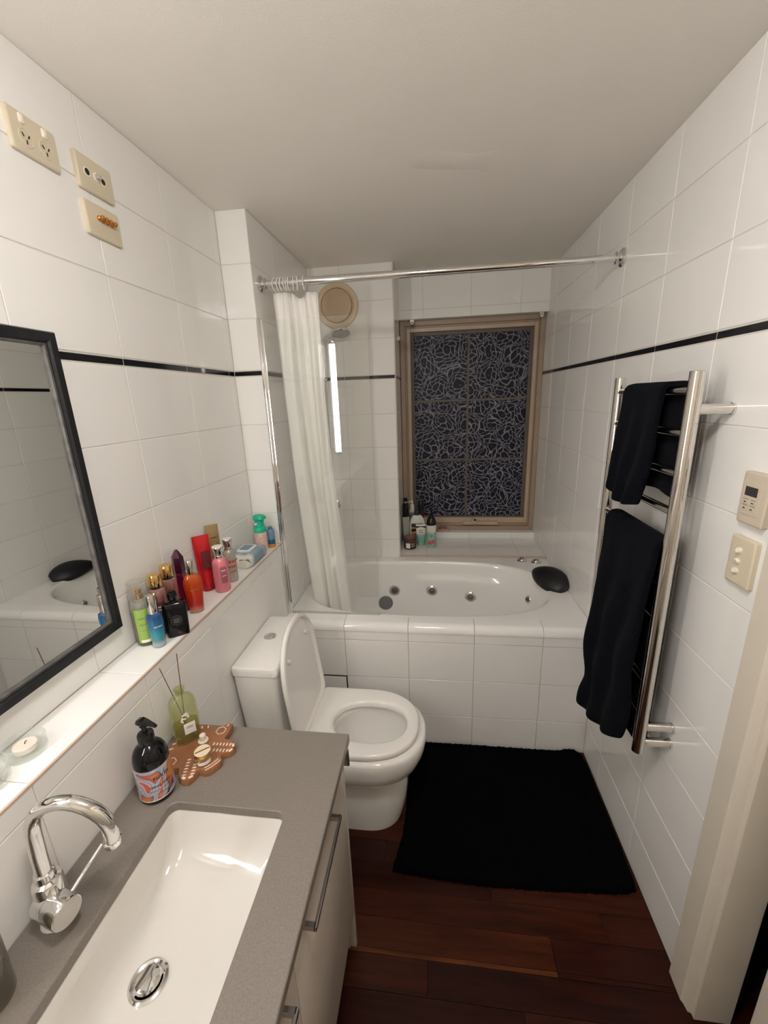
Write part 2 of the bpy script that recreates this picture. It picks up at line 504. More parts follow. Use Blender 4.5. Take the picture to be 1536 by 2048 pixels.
def wrap_cyl(bm, r, ang, z, c=(0, 0), slant=0.0):
    """bend flat lettering (x, y, thickness z) round a cylinder"""
    for v in bm.verts:
        a = ang + v.co.x / r
        rr = r + v.co.z
        v.co = Vector((c[0] + rr * math.cos(a), c[1] + rr * math.sin(a), z + v.co.y + slant * v.co.x))
    return bm

def place(bm, mat):
    bm.transform(mat); return bm

def basis(o, u, v):
    u = Vector(u).normalized(); v = Vector(v); v = (v - u * v.dot(u)).normalized(); n = u.cross(v)
    return Matrix(((u.x, v.x, n.x, o[0]), (u.y, v.y, n.y, o[1]), (u.z, v.z, n.z, o[2]), (0, 0, 0, 1)))

# ------------------------------------------------------------------ tiles
_tcache = {}
def tile_mesh(w_, h_, mat, t=0.005, ch=0.0011):
    k = (round(w_, 4), round(h_, 4), mat.name)
    if k not in _tcache:
        bm = NB()
        a, b = w_ / 2, h_ / 2
        rings = []
        for e, z in ((0, -t), (0, -ch), (ch, 0)):
            rings.append([(-a + e, -b + e, z), (a - e, -b + e, z), (a - e, b - e, z), (-a + e, b - e, z)])
        loft(bm, rings, cap0=False)
        _tcache[k] = finish(bm, mat, 0)
    return _tcache[k]

def one_tile(parent, axis, pos, sgn, ua, ub, va, vb, mat, gap=0.0022, name='tile'):
    w_, h_ = ub - ua - gap, vb - va - gap
    if w_ < 0.006 or h_ < 0.006: return
    u_, v_ = (ua + ub) / 2, (va + vb) / 2
    if axis == 'x': o, U, V = (pos, u_, v_), (0, sgn, 0), (0, 0, 1)
    elif axis == 'y': o, U, V = (u_, pos, v_), (-sgn, 0, 0), (0, 0, 1)
    else: o, U, V = (u_, v_, pos), (1, 0, 0), (0, 1, 0)
    t = bpy.data.objects.new(name, tile_mesh(w_, h_, mat))
    COL.objects.link(t)
    t.parent = parent
    mw = basis(o, U, V)
    j = [random.uniform(-1, 1) for _ in range(2)]
    t.matrix_basis = mw @ Matrix.Rotation(j[0] * 0.0022, 4, 'X') @ Matrix.Rotation(j[1] * 0.0016, 4, 'Y')
    return t

BANDS = [(0.0, 0.168, 0)] + [(0.168 + 0.2 * k, 0.368 + 0.2 * k, 0) for k in range(8)] + \
        [(1.7700, 1.7896, 1), (1.7915, 1.9915, 0), (1.9915, 2.1915, 0), (2.1915, H, 0)]

def tiles(parent, axis, pos, sgn, u0, u1, v0, v1, uj, bands=None, step=0.3, vj=None):
    if bands is None: bands = BANDS
    cells = []
    k = math.floor((u0 - uj) / step)
    while uj + k * step < u1:
        cells.append((max(u0, uj + k * step), min(u1, uj + (k + 1) * step))); k += 1
    for (a, b, kind) in bands:
        a2, b2 = max(a, v0), min(b, v1)
        if b2 - a2 < 0.008: continue
        for (ua, ub) in cells:
            one_tile(parent, axis, pos, sgn, ua, ub, a2, b2, m_blacktile if kind else m_tile,
                     name='stripe_tile' if kind else 'tile')

G = 0.0013   # grout sits behind the tile faces

# ================================================================== STRUCTURE
# --- left: niche wall over the ledge, low wall under it, nib beside the bath
wl = struct('wall_left', BX(-D - 0.12, -D - G, Y0, YN + 0.02, ZL - 0.03, H), m_grout, 'white tiled wall above the ledge with a thin black stripe')
tiles(wl, 'x', -D, 1, Y0, YN, ZL, H, 1.0932)
wll = struct('wall_left_low', BX(-D - 0.12, -G, Y0, YN, 0, ZL - 0.004), m_grout, 'low white tiled wall carrying the long ledge')
tiles(wll, 'x', 0.0, 1, Y0, YN, 0, ZL, 1.0932)
k = -7
while 1.0932 + 0.3 * k < YN:      # tiles lying on the ledge
    a, b = max(Y0, 1.0932 + 0.3 * k), min(YN, 1.0932 + 0.3 * (k + 1))
    one_tile(wll, 'z', ZL, 1, -D, 0.0005, a, b, m_tile); k += 1
nib = struct('wall_left_nib', BX(-D - 0.12, -G, YN + G, YL + 0.12, 0, H), m_grout, 'tiled nib wall at the end of the ledge beside the shower')
tiles(nib, 'y', YN, -1, -D, 0.0, ZL, H, -0.2)
tiles(nib, 'x', 0.0, 1, YN, YL, 0.62, H, 1.0932)
# --- back wall left of the window, recess with the window
wb = struct('wall_back', BX(-0.02, XW - G, YL + G, YR + 0.12, 0, H), m_grout, 'tiled back wall with the round fan beside the window recess')
tiles(wb, 'y', YL, -1, 0.0, XW, 0.62, H, 0.186)
tiles(wb, 'x', XW, 1, YL, YR, ZSILL, H, 2.50)
wlint = struct('wall_back_lintel', BX(XW, W + 0.02, YQ + G, YR + 0.12, 2.137, H), m_grout, 'strip of tiled wall above the window')
tiles(wlint, 'y', YQ, -1, XW, W, 2.137, H, 0.645)
wsill = struct('wall_back_sill', BX(XW - 0.01, W + 0.02, YL + G, YR + 0.12, 0, ZSILL - G), m_grout, 'low tiled sill under the window')
k = 0
for a, b in ((XW, 0.659), (0.659, 0.959), (0.959, 1.259), (1.259, W)):
    one_tile(wsill, 'z', ZSILL, 1, a, b, YL + 0.002, YQ, m_tile)
box_up = struct('wall_back_step', BX(XW, W, YQ + G, YR + 0.12, ZSILL - G, 0.7035 - G), m_grout, 'raised tiled step directly below the window frame')
for a, b in ((XW, 0.659), (0.659, 0.959), (0.959, 1.259), (1.259, W)):
    one_tile(box_up, 'y', YQ, -1, a, b, ZSILL, 0.7045, m_tile)
    one_tile(box_up, 'z', 0.7045, 1, a, b, YQ, YR + 0.02, m_tile)
struct('trim_1', BX(XW - 0.002, XW + 0.0035, YL - 0.0035, YL + 0.006, 0.63, H), m_ptrim, 'pale upright edge trim of the window recess')
struct('trim_2', BX(XW, W, YL - 0.006, YL + 0.003, ZSILL - 0.006, ZSILL + 0.001, 0.001), m_trim, 'beige edge trim along the front of the window sill')
struct('trim_3', BX(-0.0035, 0.0015, Y0, YN, ZL - 0.0035, ZL + 0.0012), m_trim, 'thin brown edge trim along the front of the ledge')
# --- right wall
wr = struct('wall_right', BX(W + G, W + 0.088, 0.81, YR + 0.12, 0, H), m_grout, 'white tiled right wall with a thin black stripe')
tiles(wr, 'x', W, -1, 0.8905, YR, 0, H, 1.1902)
struct('wall_right_near', BX(W + G, W + 0.11, Y0, -0.06, 0, H), m_paint, 'painted wall behind the doorway')
struct('wall_right_over', BX(W + G, W + 0.11, -0.06, 0.81, 2.06, H), m_paint, 'painted wall over the doorway')
struct('wall_behind', BX(-0.3, 2.7, Y0 - 0.1, Y0, 0, H), m_paint, 'painted wall behind the viewpoint')
struct('wall_hall', BX(2.5, 2.6, Y0, 2.0, 0, H), m_hall, 'dark hallway wall outside the doorway')
struct('wall_hall_end', BX(W + 0.11, 2.6, 1.9, 2.0, 0, H), m_hall, 'dark end wall of the hallway')
# door lining, architrave and sliding door
ar = NB()
prof = [(0.8905, 0.0), (0.8905, 0.010), (0.884, 0.015), (0.826, 0.016), (0.819, 0.012), (0.803, 0.009), (0.800, 0.0)]
loft(ar, [[(W - h_, y, z) for y, h_ in prof] for z in (0.0, 2.12)])
struct('trim_4', ar, m_paint, 'cream door architrave beside the light switches', smooth=20)
struct('trim_5', BX(W - 0.002, W + 0.090, 0.788, 0.812, 0, 2.06, 0.002), m_paint, 'cream door lining in the doorway', smooth=20)
struct('trim_6', BX(W - 0.02, W + 0.125, -0.075, -0.06, 0, 2.06), m_paint, 'near door lining of the doorway')
dr = struct('door_1', BX(1.475, 1.512, -0.06, 0.7184, 0.012, 2.04, 0.003), m_paint, 'pale sliding door at the edge of the doorway', smooth=20)
obj('flush_pull', AX((1.4755, 0.62, 1.0), (-1, 0, 0), [(0.026, 0), (0.026, 0.002), (0.02, 0.0025), (0.018, 0.001)]), m_handle, dr)
# --- ceiling
cl = struct('ceiling', BX(-0.3, 2.7, Y0 - 0.1, YR + 0.15, H, H + 0.1), m_ceil, 'flat painted ceiling with a patched spot')
pt = NB()
poly = [(0.66, 1.52), (0.74, 1.50), (0.83, 1.54), (0.92, 1.53), (0.925, 1.69), (0.86, 1.63), (0.78, 1.62), (0.70, 1.60), (0.64, 1.58)]
loft(pt, [[(x, y, H - 0.0001) for x, y in poly], [(0.785 + (x - 0.785) * .96, 1.58 + (y - 1.58) * .95, H - 0.0004) for x, y in poly]])
obj('filler_patch', pt, M('ceiling_filler', (0.845, 0.81, 0.755), rough=0.8, var=0.03, scale=14, bump=0.35, bscale=60), cl)
# --- floor of boards
fl = struct('floor', BX(-0.3, 2.7, Y0 - 0.1, YR + 0.15, -0.08, -0.003), m_dark, 'dark red polished timber floor')
def board(x0, x1, y0, y1, col):
    bm = NB(); a, b = (x1 - x0) / 2 - 0.0004, (y1 - y0) / 2 - 0.0004
    loft(bm, [[(-a, -b, -0.02), (a, -b, -0.02), (a, b, -0.02), (-a, b, -0.02)], [(-a, -b, -0.0008), (a, -b, -0.0008), (a, b, -0.0008), (-a, b, -0.0008)],
              [(-a + .0008, -b + .0008, 0), (a - .0008, -b + .0008, 0), (a - .0008, b - .0008, 0), (-a + .0008, b - .0008, 0)]], cap0=False)
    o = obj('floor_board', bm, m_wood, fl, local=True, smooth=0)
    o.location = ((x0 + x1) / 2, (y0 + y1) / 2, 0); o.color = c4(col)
reds = [(0.040, 0.0085, 0.0035), (0.032, 0.0065, 0.003), (0.050, 0.011, 0.004), (0.027, 0.005, 0.0028), (0.036, 0.008, 0.0035)]
special = {0: [(-0.1, 1.0764, (0.26, 0.085, 0.025)), (1.0764, 1.55, (0.075, 0.014, 0.007))]}
rows = []
y = 0.8505
yy = [0.8505 - 0.0125, 0.8505]
i = 0
while y < 1.70:
    rows.append((y, y + 0.0815)); y += 0.0815
y = 0.838
while y > -0.4:
    rows.append((y - 0.0815, y)); y -= 0.0815
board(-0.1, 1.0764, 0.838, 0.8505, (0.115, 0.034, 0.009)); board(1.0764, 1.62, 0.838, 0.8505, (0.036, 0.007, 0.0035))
for n_, (a, b) in enumerate(rows):
    if abs(a - 0.8505) < 1e-6:
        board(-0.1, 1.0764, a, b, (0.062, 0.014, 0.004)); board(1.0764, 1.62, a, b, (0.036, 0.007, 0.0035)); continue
    x = -0.1 - random.uniform(0, 0.5)
    while x < 1.62:
        x2 = min(1.62, x + random.uniform(0.55, 1.1))
        c = list(random.choice(reds))
        if abs(a - 0.932) < 0.01: c = [0.045, 0.0095, 0.003]
        board(max(-0.1, x), x2, a, b, c); x = x2
struct('floor_hall', BX(1.62, 2.6, Y0, 2.0, -0.02, 0.0), m_dark, 'dark hallway floor')  # darkness of the unlit hall put into the floor colour

# ================================================================== WINDOW
win = struct('window_1', BX(XW + 0.003, W - 0.002, YR + 0.045, YR + 0.055, 0.72, 2.137), m_dark, 'dark petal-patterned window in a tan metal frame')
X0, X1, Z0, Z1 = XW + 0.002, W - 0.001, 0.7050, 2.1365
def frame_bars(name, x0, x1, z0, z1, wd, wb_, y0, y1, mat, par, bev=0.002):
    for nm, a in ((name + '_stile', (x0, x0 + wd, z0, z1)), (name + '_stile', (x1 - wd, x1, z0, z1)),
                  (name + '_rail', (x0 + wd, x1 - wd, z1 - wd, z1)), (name + '_rail', (x0 + wd, x1 - wd, z0, z0 + wb_))):
        obj(nm, BX(a[0], a[1], y0, y1, a[2], a[3], bev, 1), mat, par)
frame_bars('frame', X0, X1, Z0, Z1, 0.030, 0.030, YR - 0.005, YR + 0.045, m_alframe, win)
frame_bars('frame_lip', X0 + 0.030, X1 - 0.030, Z0 + 0.030, Z1 - 0.030, 0.014, 0.022, YR + 0.008, YR + 0.045, m_alframe, win)
frame_bars('sash', X0 + 0.044, X1 - 0.040, Z0 + 0.054, Z1 - 0.044, 0.024, 0.040, YR + 0.000, YR + 0.040, m_alframe2, win)
GX0, GX1, GZ0, GZ1 = X0 + 0.068, X1 - 0.064, Z0 + 0.094, Z1 - 0.068
frame_bars('gasket', GX0, GX1, GZ0, GZ1, 0.022, 0.006, YR + 0.022, YR + 0.040, m_gasket, win, 0.001)
GX0 += 0.022; GX1 -= 0.022; GZ0 += 0.006; GZ1 -= 0.022
mx_ = 0.9418; zr1, zr2 = 1.6266, 1.2196
cols_ = [(GX0, mx_ - 0.008), (mx_ + 0.008, GX1)]
rws_ = [(GZ0, zr2 - 0.008), (zr2 + 0.008, zr1 - 0.008), (zr1 + 0.008, GZ1)]
for (a, b) in cols_:
    for (c, d) in rws_:
        o = obj('pane', BX(a, b, YR + 0.034, YR + 0.039, c, d), m_film, win, smooth=0)
obj('glazing_bar', BX(mx_ - 0.008, mx_ + 0.008, YR + 0.029, YR + 0.041, GZ0, GZ1, 0.002, 1), m_bar, win)
for z in (zr1, zr2):
    for (a, b) in cols_:
        obj('glazing_bar', BX(a, b, YR + 0.029, YR + 0.041, z - 0.008, z + 0.008, 0.002, 1), m_bar, win)
wd = obj('winder', BX(0.915, 1.165, YR - 0.020, YR + 0.005, 0.748, 0.772, 0.004), m_alframe2, win)
obj('winder_hub', AX((1.000, YR - 0.012, 0.772), (0, -0.4, 1), [(0.026, 0), (0.026, 0.006), (0.018, 0.012), (0.006, 0.014)]), m_alframe2, wd)
obj('winder_knob', AX((1.005, YR - 0.018, 0.784), (0, -1, 0.3), [(0.007, 0), (0.008, 0.008), (0.004, 0.012)], n=12), m_blackplastic, wd)
for nm, p_, d_ in (('blind_hook', (0.575, YQ + 0.02, 2.112), (0, -1, 0)), ('blind_hook', (1.376, YQ + 0.02, 2.112), (0, -1, 0))):
    bm = NB(); box(bm, p_[0] - 0.012, p_[0] + 0.012, p_[1] - 0.012, p_[1] + 0.012, p_[2], 2.1368)
    axlathe(bm, p_, d_, [(0.005, 0), (0.010, 0.008), (0.012, 0.016), (0.008, 0.024), (0.002, 0.027)], n=14)
    h_ = tag(obj(nm, bm, m_chrome), 'small metal blind bracket above the window, ' + ('near the fan side' if p_[0] < 1 else 'near the right wall'), 'bracket')
tag(obj('cord_cleat', AX((XW, 2.62, 2.000), (1, 0, 0), [(0.004, 0), (0.005, 0.006), (0.012, 0.011), (0.0135, 0.018), (0.009, 0.024), (0.002, 0.026)], n=16), m_ivory),
    'small round white cord knob on the edge of the window recess', 'knob')

# ================================================================== LAMPS (both out of the frame)
def emis(name, strength):
    m, nt, b = nodes_of(name)
    b.inputs['Base Color'].default_value = (0.8, 0.8, 0.8, 1)
    b.inputs['Emission Color'].default_value = LIGHT_COL
    b.inputs['Emission Strength'].default_value = strength
    return m
lt = thing('wall_light', 'tall upright tube light on the tiled wall beyond the mirror', 'wall light', (-D, 0.12, 1.66))
obj('back_plate', BX(-D + 0.0005, -D + 0.022, 0.085, 0.155, 1.20, 2.12, 0.004), m_cap_white, lt)
obj('diffuser_tube', TU([(-D + 0.045, 0.12, 1.24), (-D + 0.045, 0.12, 2.08)], 0.021, n=20), emis('lit_tube', TUBE_POWER), lt)
for z in (1.225, 2.08):
    obj('end_cap', BX(-D + 0.015, -D + 0.07, 0.095, 0.145, z, z + 0.015, 0.003), m_chrome, lt)
ct = thing('ceiling_light', 'shallow round ceiling light above the doorway', 'ceiling light', (0.66, 0.27, H))
obj('trim_ring', LA([(0.13, 0), (0.13, -0.012), (0.118, -0.018), (0.108, -0.012)], c=(0.66, 0.27, H), cap1=False), m_cap_white, ct)
obj('diffuser', LA([(0.110, -0.008), (0.112, -0.040), (0.100, -0.066), (0.072, -0.086), (0.04, -0.095), (0.001, -0.098)], c=(0.66, 0.27, H)), emis('lit_diffuser', CEIL_POWER), ct)

# ================================================================== BATH HOB AND TUB
hob = struct('wall_bath_front', BX(0, W, YB + G, 1.742, 0, 0.612), m_grout2, 'tiled front of the bath')
ZN = 0.655
hb = [(0.0, 0.168, 0), (0.168, 0.368, 0), (0.368, 0.568, 0), (0.568, 0.616, 0)]
u_ = [0.0, 0.294, 0.594, 0.894, 1.194, W]
for (a, b, _) in hb:
    for ua, ub in zip(u_[:-1], u_[1:]):
        if ua == 0.0 and a == 0.168:       # loose access tile with an open joint around it
            obj('access_gap', BX(ua, ub, YB + 0.0002, YB + 0.0035, a, b), m_dark, hob)
            one_tile(hob, 'y', YB - 0.0005, -1, ua + 0.002, ub - 0.004, a, b - 0.004, m_tile, name='access_tile'); continue
        one_tile(hob, 'y', YB, -1, ua, ub, a, b, m_tile)
for ua, ub in zip(u_[:-1], u_[1:]):          # bullnose capping tiles
    bm = NB(); pr = []
    for kk in range(9):
        t = kk / 8 * PI / 2
        pr.append((YB + 0.030 - 0.034 * math.cos(t) , ZN - 0.036 + 0.036 * math.sin(t)))
    pr = [(YB - 0.004, 0.617)] + pr + [(1.742, ZN), (1.742, 0.617)]
    loft(bm, [[(ua + 0.001, y, z) for y, z in pr], [(ub - 0.001, y, z) for y, z in pr]])
    obj('capping_tile', bm, m_tile, hob, smooth=30)

tub = thing('bathtub', 'white spa bathtub with chrome jets under the window', 'bathtub', (0.7, 2.12, 0.22))
NT = 128
TCX, TCY = 0.682, 2.102
def rect_ring(z, x0, x1, y0, y1):
    pts = []
    for i in range(NT):
        t = 2 * PI * i / NT
        c_, s_ = math.cos(t), math.sin(t)
        kx = ((x1 - TCX) if c_ > 0 else (TCX - x0)) / max(abs(c_), 1e-6)
        ky = ((y1 - TCY) if s_ > 0 else (TCY - y0)) / max(abs(s_), 1e-6)
        kk = min(kx, ky); pts.append(Vector((TCX + kk * c_, TCY + kk * s_, z)))
    return pts
def open_ring(z, ar_, al_, b_, shrinkb=0.0, arm=0.0):
    pts = []
    for i in range(NT):
        t = 2 * PI * i / NT
        c_, s_ = math.cos(t), math.sin(t)
        ex = 2.7 if c_ > 0 else 3.4
        a_ = ar_ if c_ > 0 else al_
        d = (abs(c_ / a_) ** ex + abs(s_ / b_) ** ex) ** (-1 / ex)
        x, y = TCX + d * c_, TCY + d * s_
        if arm and s_ > 0:
            f = max(0.0, 1 - ((x - 0.86) / 0.30) ** 2)
            y -= arm * f ** 0.6
        pts.append(Vector((x, y, z)))
    return pts
TZ = 0.646
rings = [rect_ring(TZ - 0.03, 0.002, W - 0.002, 1.7425, YL - 0.002), rect_ring(TZ, 0.002, W - 0.002, 1.7425, YL - 0.002),
         open_ring(TZ + 0.002, 0.650, 0.645, 0.345), open_ring(TZ + 0.001, 0.640, 0.635, 0.338), open_ring(TZ - 0.006, 0.630, 0.628, 0.332),
         open_ring(TZ - 0.022, 0.622, 0.622, 0.328), open_ring(0.575, 0.608, 0.615, 0.322), open_ring(0.555, 0.602, 0.613, 0.320, arm=0.002),
         open_ring(0.542, 0.598, 0.612, 0.319, arm=0.014), open_ring(0.515, 0.592, 0.609, 0.317, arm=0.019), open_ring(0.485, 0.585, 0.606, 0.315, arm=0.012),
         open_ring(0.455, 0.577, 0.603, 0.312, arm=0.006), open_ring(0.42, 0.567, 0.600, 0.309), open_ring(0.36, 0.548, 0.592, 0.303), open_ring(0.30, 0.520, 0.580, 0.293),
         open_ring(0.262, 0.485, 0.562, 0.275), open_ring(0.243, 0.44, 0.53, 0.245), open_ring(0.236, 0.36, 0.45, 0.19), open_ring(0.232, 0.1, 0.15, 0.06)]
bm = NB(); loft(bm, rings, cap0=False)
bm.normal_update()
bvh_tub = BVHTree.FromBMesh(bm)
obj('shell', bm, m_acrylic, tub, smooth=50)
def jet(o, d, r, name='jet'):
    loc, nrm, _, _ = bvh_tub.ray_cast(Vector(o), Vector(d).normalized())
    if nrm.dot(Vector(d)) > 0: nrm = -nrm
    j = obj(name, AX(loc - nrm * 0.002, nrm, [(r, 0), (r, 0.004), (r * 0.86, 0.008), (r * 0.62, 0.007), (r * 0.55, 0.003)]), m_chrome, tub)
    obj('nozzle', AX(loc, nrm, [(r * 0.52, 0), (r * 0.50, 0.006), (r * 0.40, 0.010), (r * 0.25, 0.009), (r * 0.2, 0.004)], n=18), m_chrome_d, j)
for x, z in ((0.457, 0.452), (0.698, 0.456), (0.941, 0.425)):
    jet((x, 2.1, z), (0, 1, 0), 0.036)
jet((0.7, 2.215, 0.505), (1, 0.02, 0), 0.024); jet((0.7, 2.10, 0.470), (1, 0, 0), 0.023)
loc, nrm, _, _ = bvh_tub.ray_cast(Vector((0.397, 2.1, 0.368)), Vector((0, 1, 0)))
nrm = nrm if nrm.y < 0 else -nrm
ovf = obj('suction_cover', AX(loc - nrm * 0.002, nrm, [(0.047, 0), (0.047, 0.006), (0.043, 0.011), (0.038, 0.012), (0.036, 0.010)]), m_greydisc, tub)
for (x, y) in ((1.258, 2.462), (1.338, 2.440)):
    kn = obj('air_control', LA([(0.030, 0), (0.030, 0.004), (0.027, 0.008), (0.021, 0.010), (0.019, 0.016), (0.012, 0.019)], c=(x, y, TZ)), m_chrome, tub)
    obj('air_control_top', LA([(0.012, 0.018), (0.010, 0.0215), (0.003, 0.0225)], c=(x, y, TZ), n=16), m_chrome_d, kn)

# teardrop head cushion lying over the rim
hp = NB()
rings = []
n_ = 26
for i in range(n_ + 1):
    t = i / n_
    L_ = -0.135 + 0.27 * t
    wdt = 0.074 * (math.sin(PI * t ** 0.78)) ** 0.62 if 0 < t < 1 else 0.0
    th = 0.037 * (math.sin(PI * t ** 0.78)) ** 0.7 if 0 < t < 1 else 0.0
    ring = []
    for k in range(20):
        a = 2 * PI * k / 20
        ring.append((L_, wdt * math.cos(a), th * math.sin(a) - 0.9 * L_ * L_))
    rings.append(ring)
loft(hp, [[Vector(q) if True else q for q in r] for r in rings[1:-1]])
mt = basis((1.333, 2.150, 0.682), (-0.40, 0.86, 0.05), (-0.80, -0.36, -0.50))
place(hp, mt)
tag(obj('bath_cushion', hp, m_foam, smooth=60), 'black teardrop head cushion on the end of the bathtub', 'cushion')

# ================================================================== SHOWER SCREEN, ROD, CURTAIN
YG = 1.7440
sc = thing('shower_screen', 'frameless clear glass shower screen standing on the bath edge', 'shower screen', (0.22, YG, ZN))
obj('glass_panel', BX(0.012, 0.4545, YG - 0.003, YG + 0.003, ZN + 0.003, 1.981), m_glass, sc, smooth=0)
obj('wall_channel', BX(0.001, 0.011, YG - 0.016, YG + 0.012, ZN + 0.001, 1.985, 0.002), m_chrome, sc)
obj('channel_cover', BX(0.001, 0.024, YG - 0.0095, YG - 0.0035, ZN + 0.001, 1.985, 0.002), m_chrome, sc)
obj('bottom_seal', BX(0.012, 0.4545, YG - 0.004, YG + 0.004, ZN + 0.0002, ZN + 0.007, 0.001), M('clear_seal', (0.45, 0.43, 0.38), rough=0.3), sc)

YC, ZR = 1.812, 2.131
rod = thing('curtain_rod', 'chrome shower curtain rod spanning the bath', 'curtain rod', (0.0, YC, ZR))
obj('tube', TU([(0.012, YC, ZR), (0.62, YC, ZR)], 0.0150, n=24), m_chrome, rod)
obj('inner_tube', TU([(0.62, YC, ZR), (W - 0.012, YC, ZR)], 0.0132, n=24), m_chrome, rod)
for x in (0.62, 0.672):
    obj('joint_ring', AX((x - 0.004, YC, ZR), (1, 0, 0), [(0.0135, 0), (0.0158, 0.001), (0.0158, 0.007), (0.0135, 0.008)]), m_chrome, rod)
for x, d in ((0.0003, 1), (W - 0.0003, -1)):
    fg = obj('flange', AX((x, YC, ZR), (d, 0, 0), [(0.032, 0), (0.032, 0.006), (0.027, 0.011), (0.020, 0.013), (0.0185, 0.020)]), m_chrome, rod)
    obj('collar', AX((x + d * 0.020, YC, ZR), (d, 0, 0), [(0.018, 0), (0.021, 0.002), (0.021, 0.007), (0.0165, 0.010)]), m_chrome, fg)

cu = thing('shower_curtain', 'white vinyl shower curtain bunched at the wall end of the rod', 'curtain', (0.15, YC, ZR))
NU, NV = 150, 60
grid = []
for j in range(NV + 1):
    v = j / NV                                   # 0 top .. 1 bottom
    row = []
    z = 2.092 - v * (2.092 - 0.500)
    xl = 0.054 + 0.010 * v + 0.040 * max(0, v - 0.45)
    xr = 0.238 + 0.016 * v + 0.050 * max(0, v - 0.5)
    yc = YC + 0.014 + 0.135 * max(0.0, v - 0.25)
    for i in range(NU + 1):
        u = i / NU
        x = xl + (xr - xl) * u
        ph = 2 * PI * (3.2 * max(0, u - 0.26) + 0.05 * math.sin(2.2 * v + 3 * u))
        g_ = min(1, max(0, (u - 0.26) / 0.12))
        am = (0.008 + 0.010 * v) * g_
        fold = am * math.sin(ph) + 0.004 * g_ * math.sin(2.1 * ph + 1.5 * v + 1)
        front = -0.026 * (1 - min(1, max(0, (u - 0.24 - 0.07 * (1 - v)) / 0.10)) ** 2) * (1 - 0.45 * v) + 0.010 * max(0, 1 - u / 0.05)     # broad panel folded forward
        wr_ = 0.0035 * math.sin(9 * v + 7 * u) * math.sin(5 * u + 3 * v) + 0.003 * math.sin(40 * u + 22 * v) * max(0, 1 - v * 5)
        x += 0.006 * math.cos(ph) * g_ * (0.4 + 0.6 * v) + 0.004 * math.sin(6 * v + u * 9)
        zz = z - (0.020 * math.exp(-((u - 0.60) / 0.10) ** 2) * max(0, 1 - v * 6))
        row.append((x, yc + fold + front + wr_, zz))
    grid.append(row)
bm = NB()
vv = [[bm.verts.new(p_) for p_ in r] for r in grid]
for j in range(NV):
    for i in range(NU):
        bm.faces.new((vv[j][i], vv[j][i + 1], vv[j + 1][i + 1], vv[j + 1][i]))
cloth = obj('cloth', bm, m_curtain, cu, smooth=180)
sd = cloth.modifiers.new('thick', 'SOLIDIFY'); sd.thickness = 0.0015
for k in range(9):
    x = 0.066 + k * 0.0128 + (0.016 if k == 8 else 0)
    tl = random.uniform(-0.5, 0.5)
    pts = []
    for a in range(17):
        t = 2 * PI * a / 16
        pts.append((x + tl * 0.016 * math.sin(t) + 0.004 * math.sin(k), YC + 0.019 * math.sin(t) * 0.95, ZR - 0.006 + 0.0255 * math.cos(t)))
    obj('ring', TU(pts, 0.0022, n=8, cap=False), m_cap_white, cu)

# ================================================================== FAN AND SHOWER SET
fan = thing('exhaust_fan', 'round yellowed exhaust fan high on the tiled wall', 'exhaust fan', (0.168, YL, 2.174))
obj('outer_ring', AX((0.168, YL - 0.0005, 2.174), (0, -1, 0), [(0.123, 0), (0.123, 0.006), (0.117, 0.016), (0.105, 0.020), (0.092, 0.014), (0.090, 0.004)], n=56), m_fanring, fan)
obj('centre_disc', AX((0.168, YL - 0.006, 2.172), (0, -1, 0), [(0.087, 0), (0.0875, 0.016), (0.085, 0.022), (0.07, 0.0245), (0.001, 0.026)], n=56), m_fandisc, fan)
sh = thing('slide_shower', 'chrome hand shower on an upright slide rail behind the glass', 'shower', (0.138, YL, 1.35))
obj('slide_rail', TU([(0.137, YL - 0.052, 1.345), (0.137, YL - 0.052, 1.975)], 0.0115, n=22), m_chrome, sh)
for z in (1.375, 1.945):
    obj('rail_bracket', TU([(0.137, YL - 0.0005, z), (0.137, YL - 0.052, z)], 0.012, n=18), m_chrome, sh)
hs = obj('shower_handle', TU([(0.085, YL - 0.060, 1.955), (0.095, YL - 0.065, 1.990), (0.120, YL - 0.075, 2.010), (0.170, YL - 0.095, 2.022)], [0.0125, 0.0135, 0.0135, 0.015], n=18), m_chrome, sh)
hd = obj('shower_head', AX((0.200, YL - 0.105, 2.030), (0.12, -0.25, -1), [(0.018, -0.008), (0.046, 0.002), (0.056, 0.010), (0.056, 0.018), (0.053, 0.021)], n=36), m_chrome, sh)
obj('spray_face', AX((0.2032, YL - 0.1105, 2.0085), (0.12, -0.25, -1), [(0.052, -0.001), (0.051, 0.0012), (0.02, 0.0016)], n=30), m_chrome_d, hd)
obj('slider', AX((0.137, YL - 0.052, 1.955), (0, 0, 1), [(0.015, 0), (0.019, 0.006), (0.019, 0.04), (0.015, 0.046)]), m_chrome, sh)
hose = []
for i in range(25):
    t = i / 24
    hose.append((0.085 - 0.02 * math.sin(PI * t), YL - 0.055 - 0.01 * math.sin(PI * t), 1.955 - 0.95 * math.sin(PI * t * 0.5) ))
obj('hose', TU(hose, 0.0065, n=10), m_chrome, sh)
obj('hose_outlet', AX((0.085, YL - 0.0005, 1.005), (0, -1, 0), [(0.028, 0), (0.028, 0.004), (0.014, 0.008), (0.012, 0.062), (0.008, 0.066)]), m_chrome, sh)

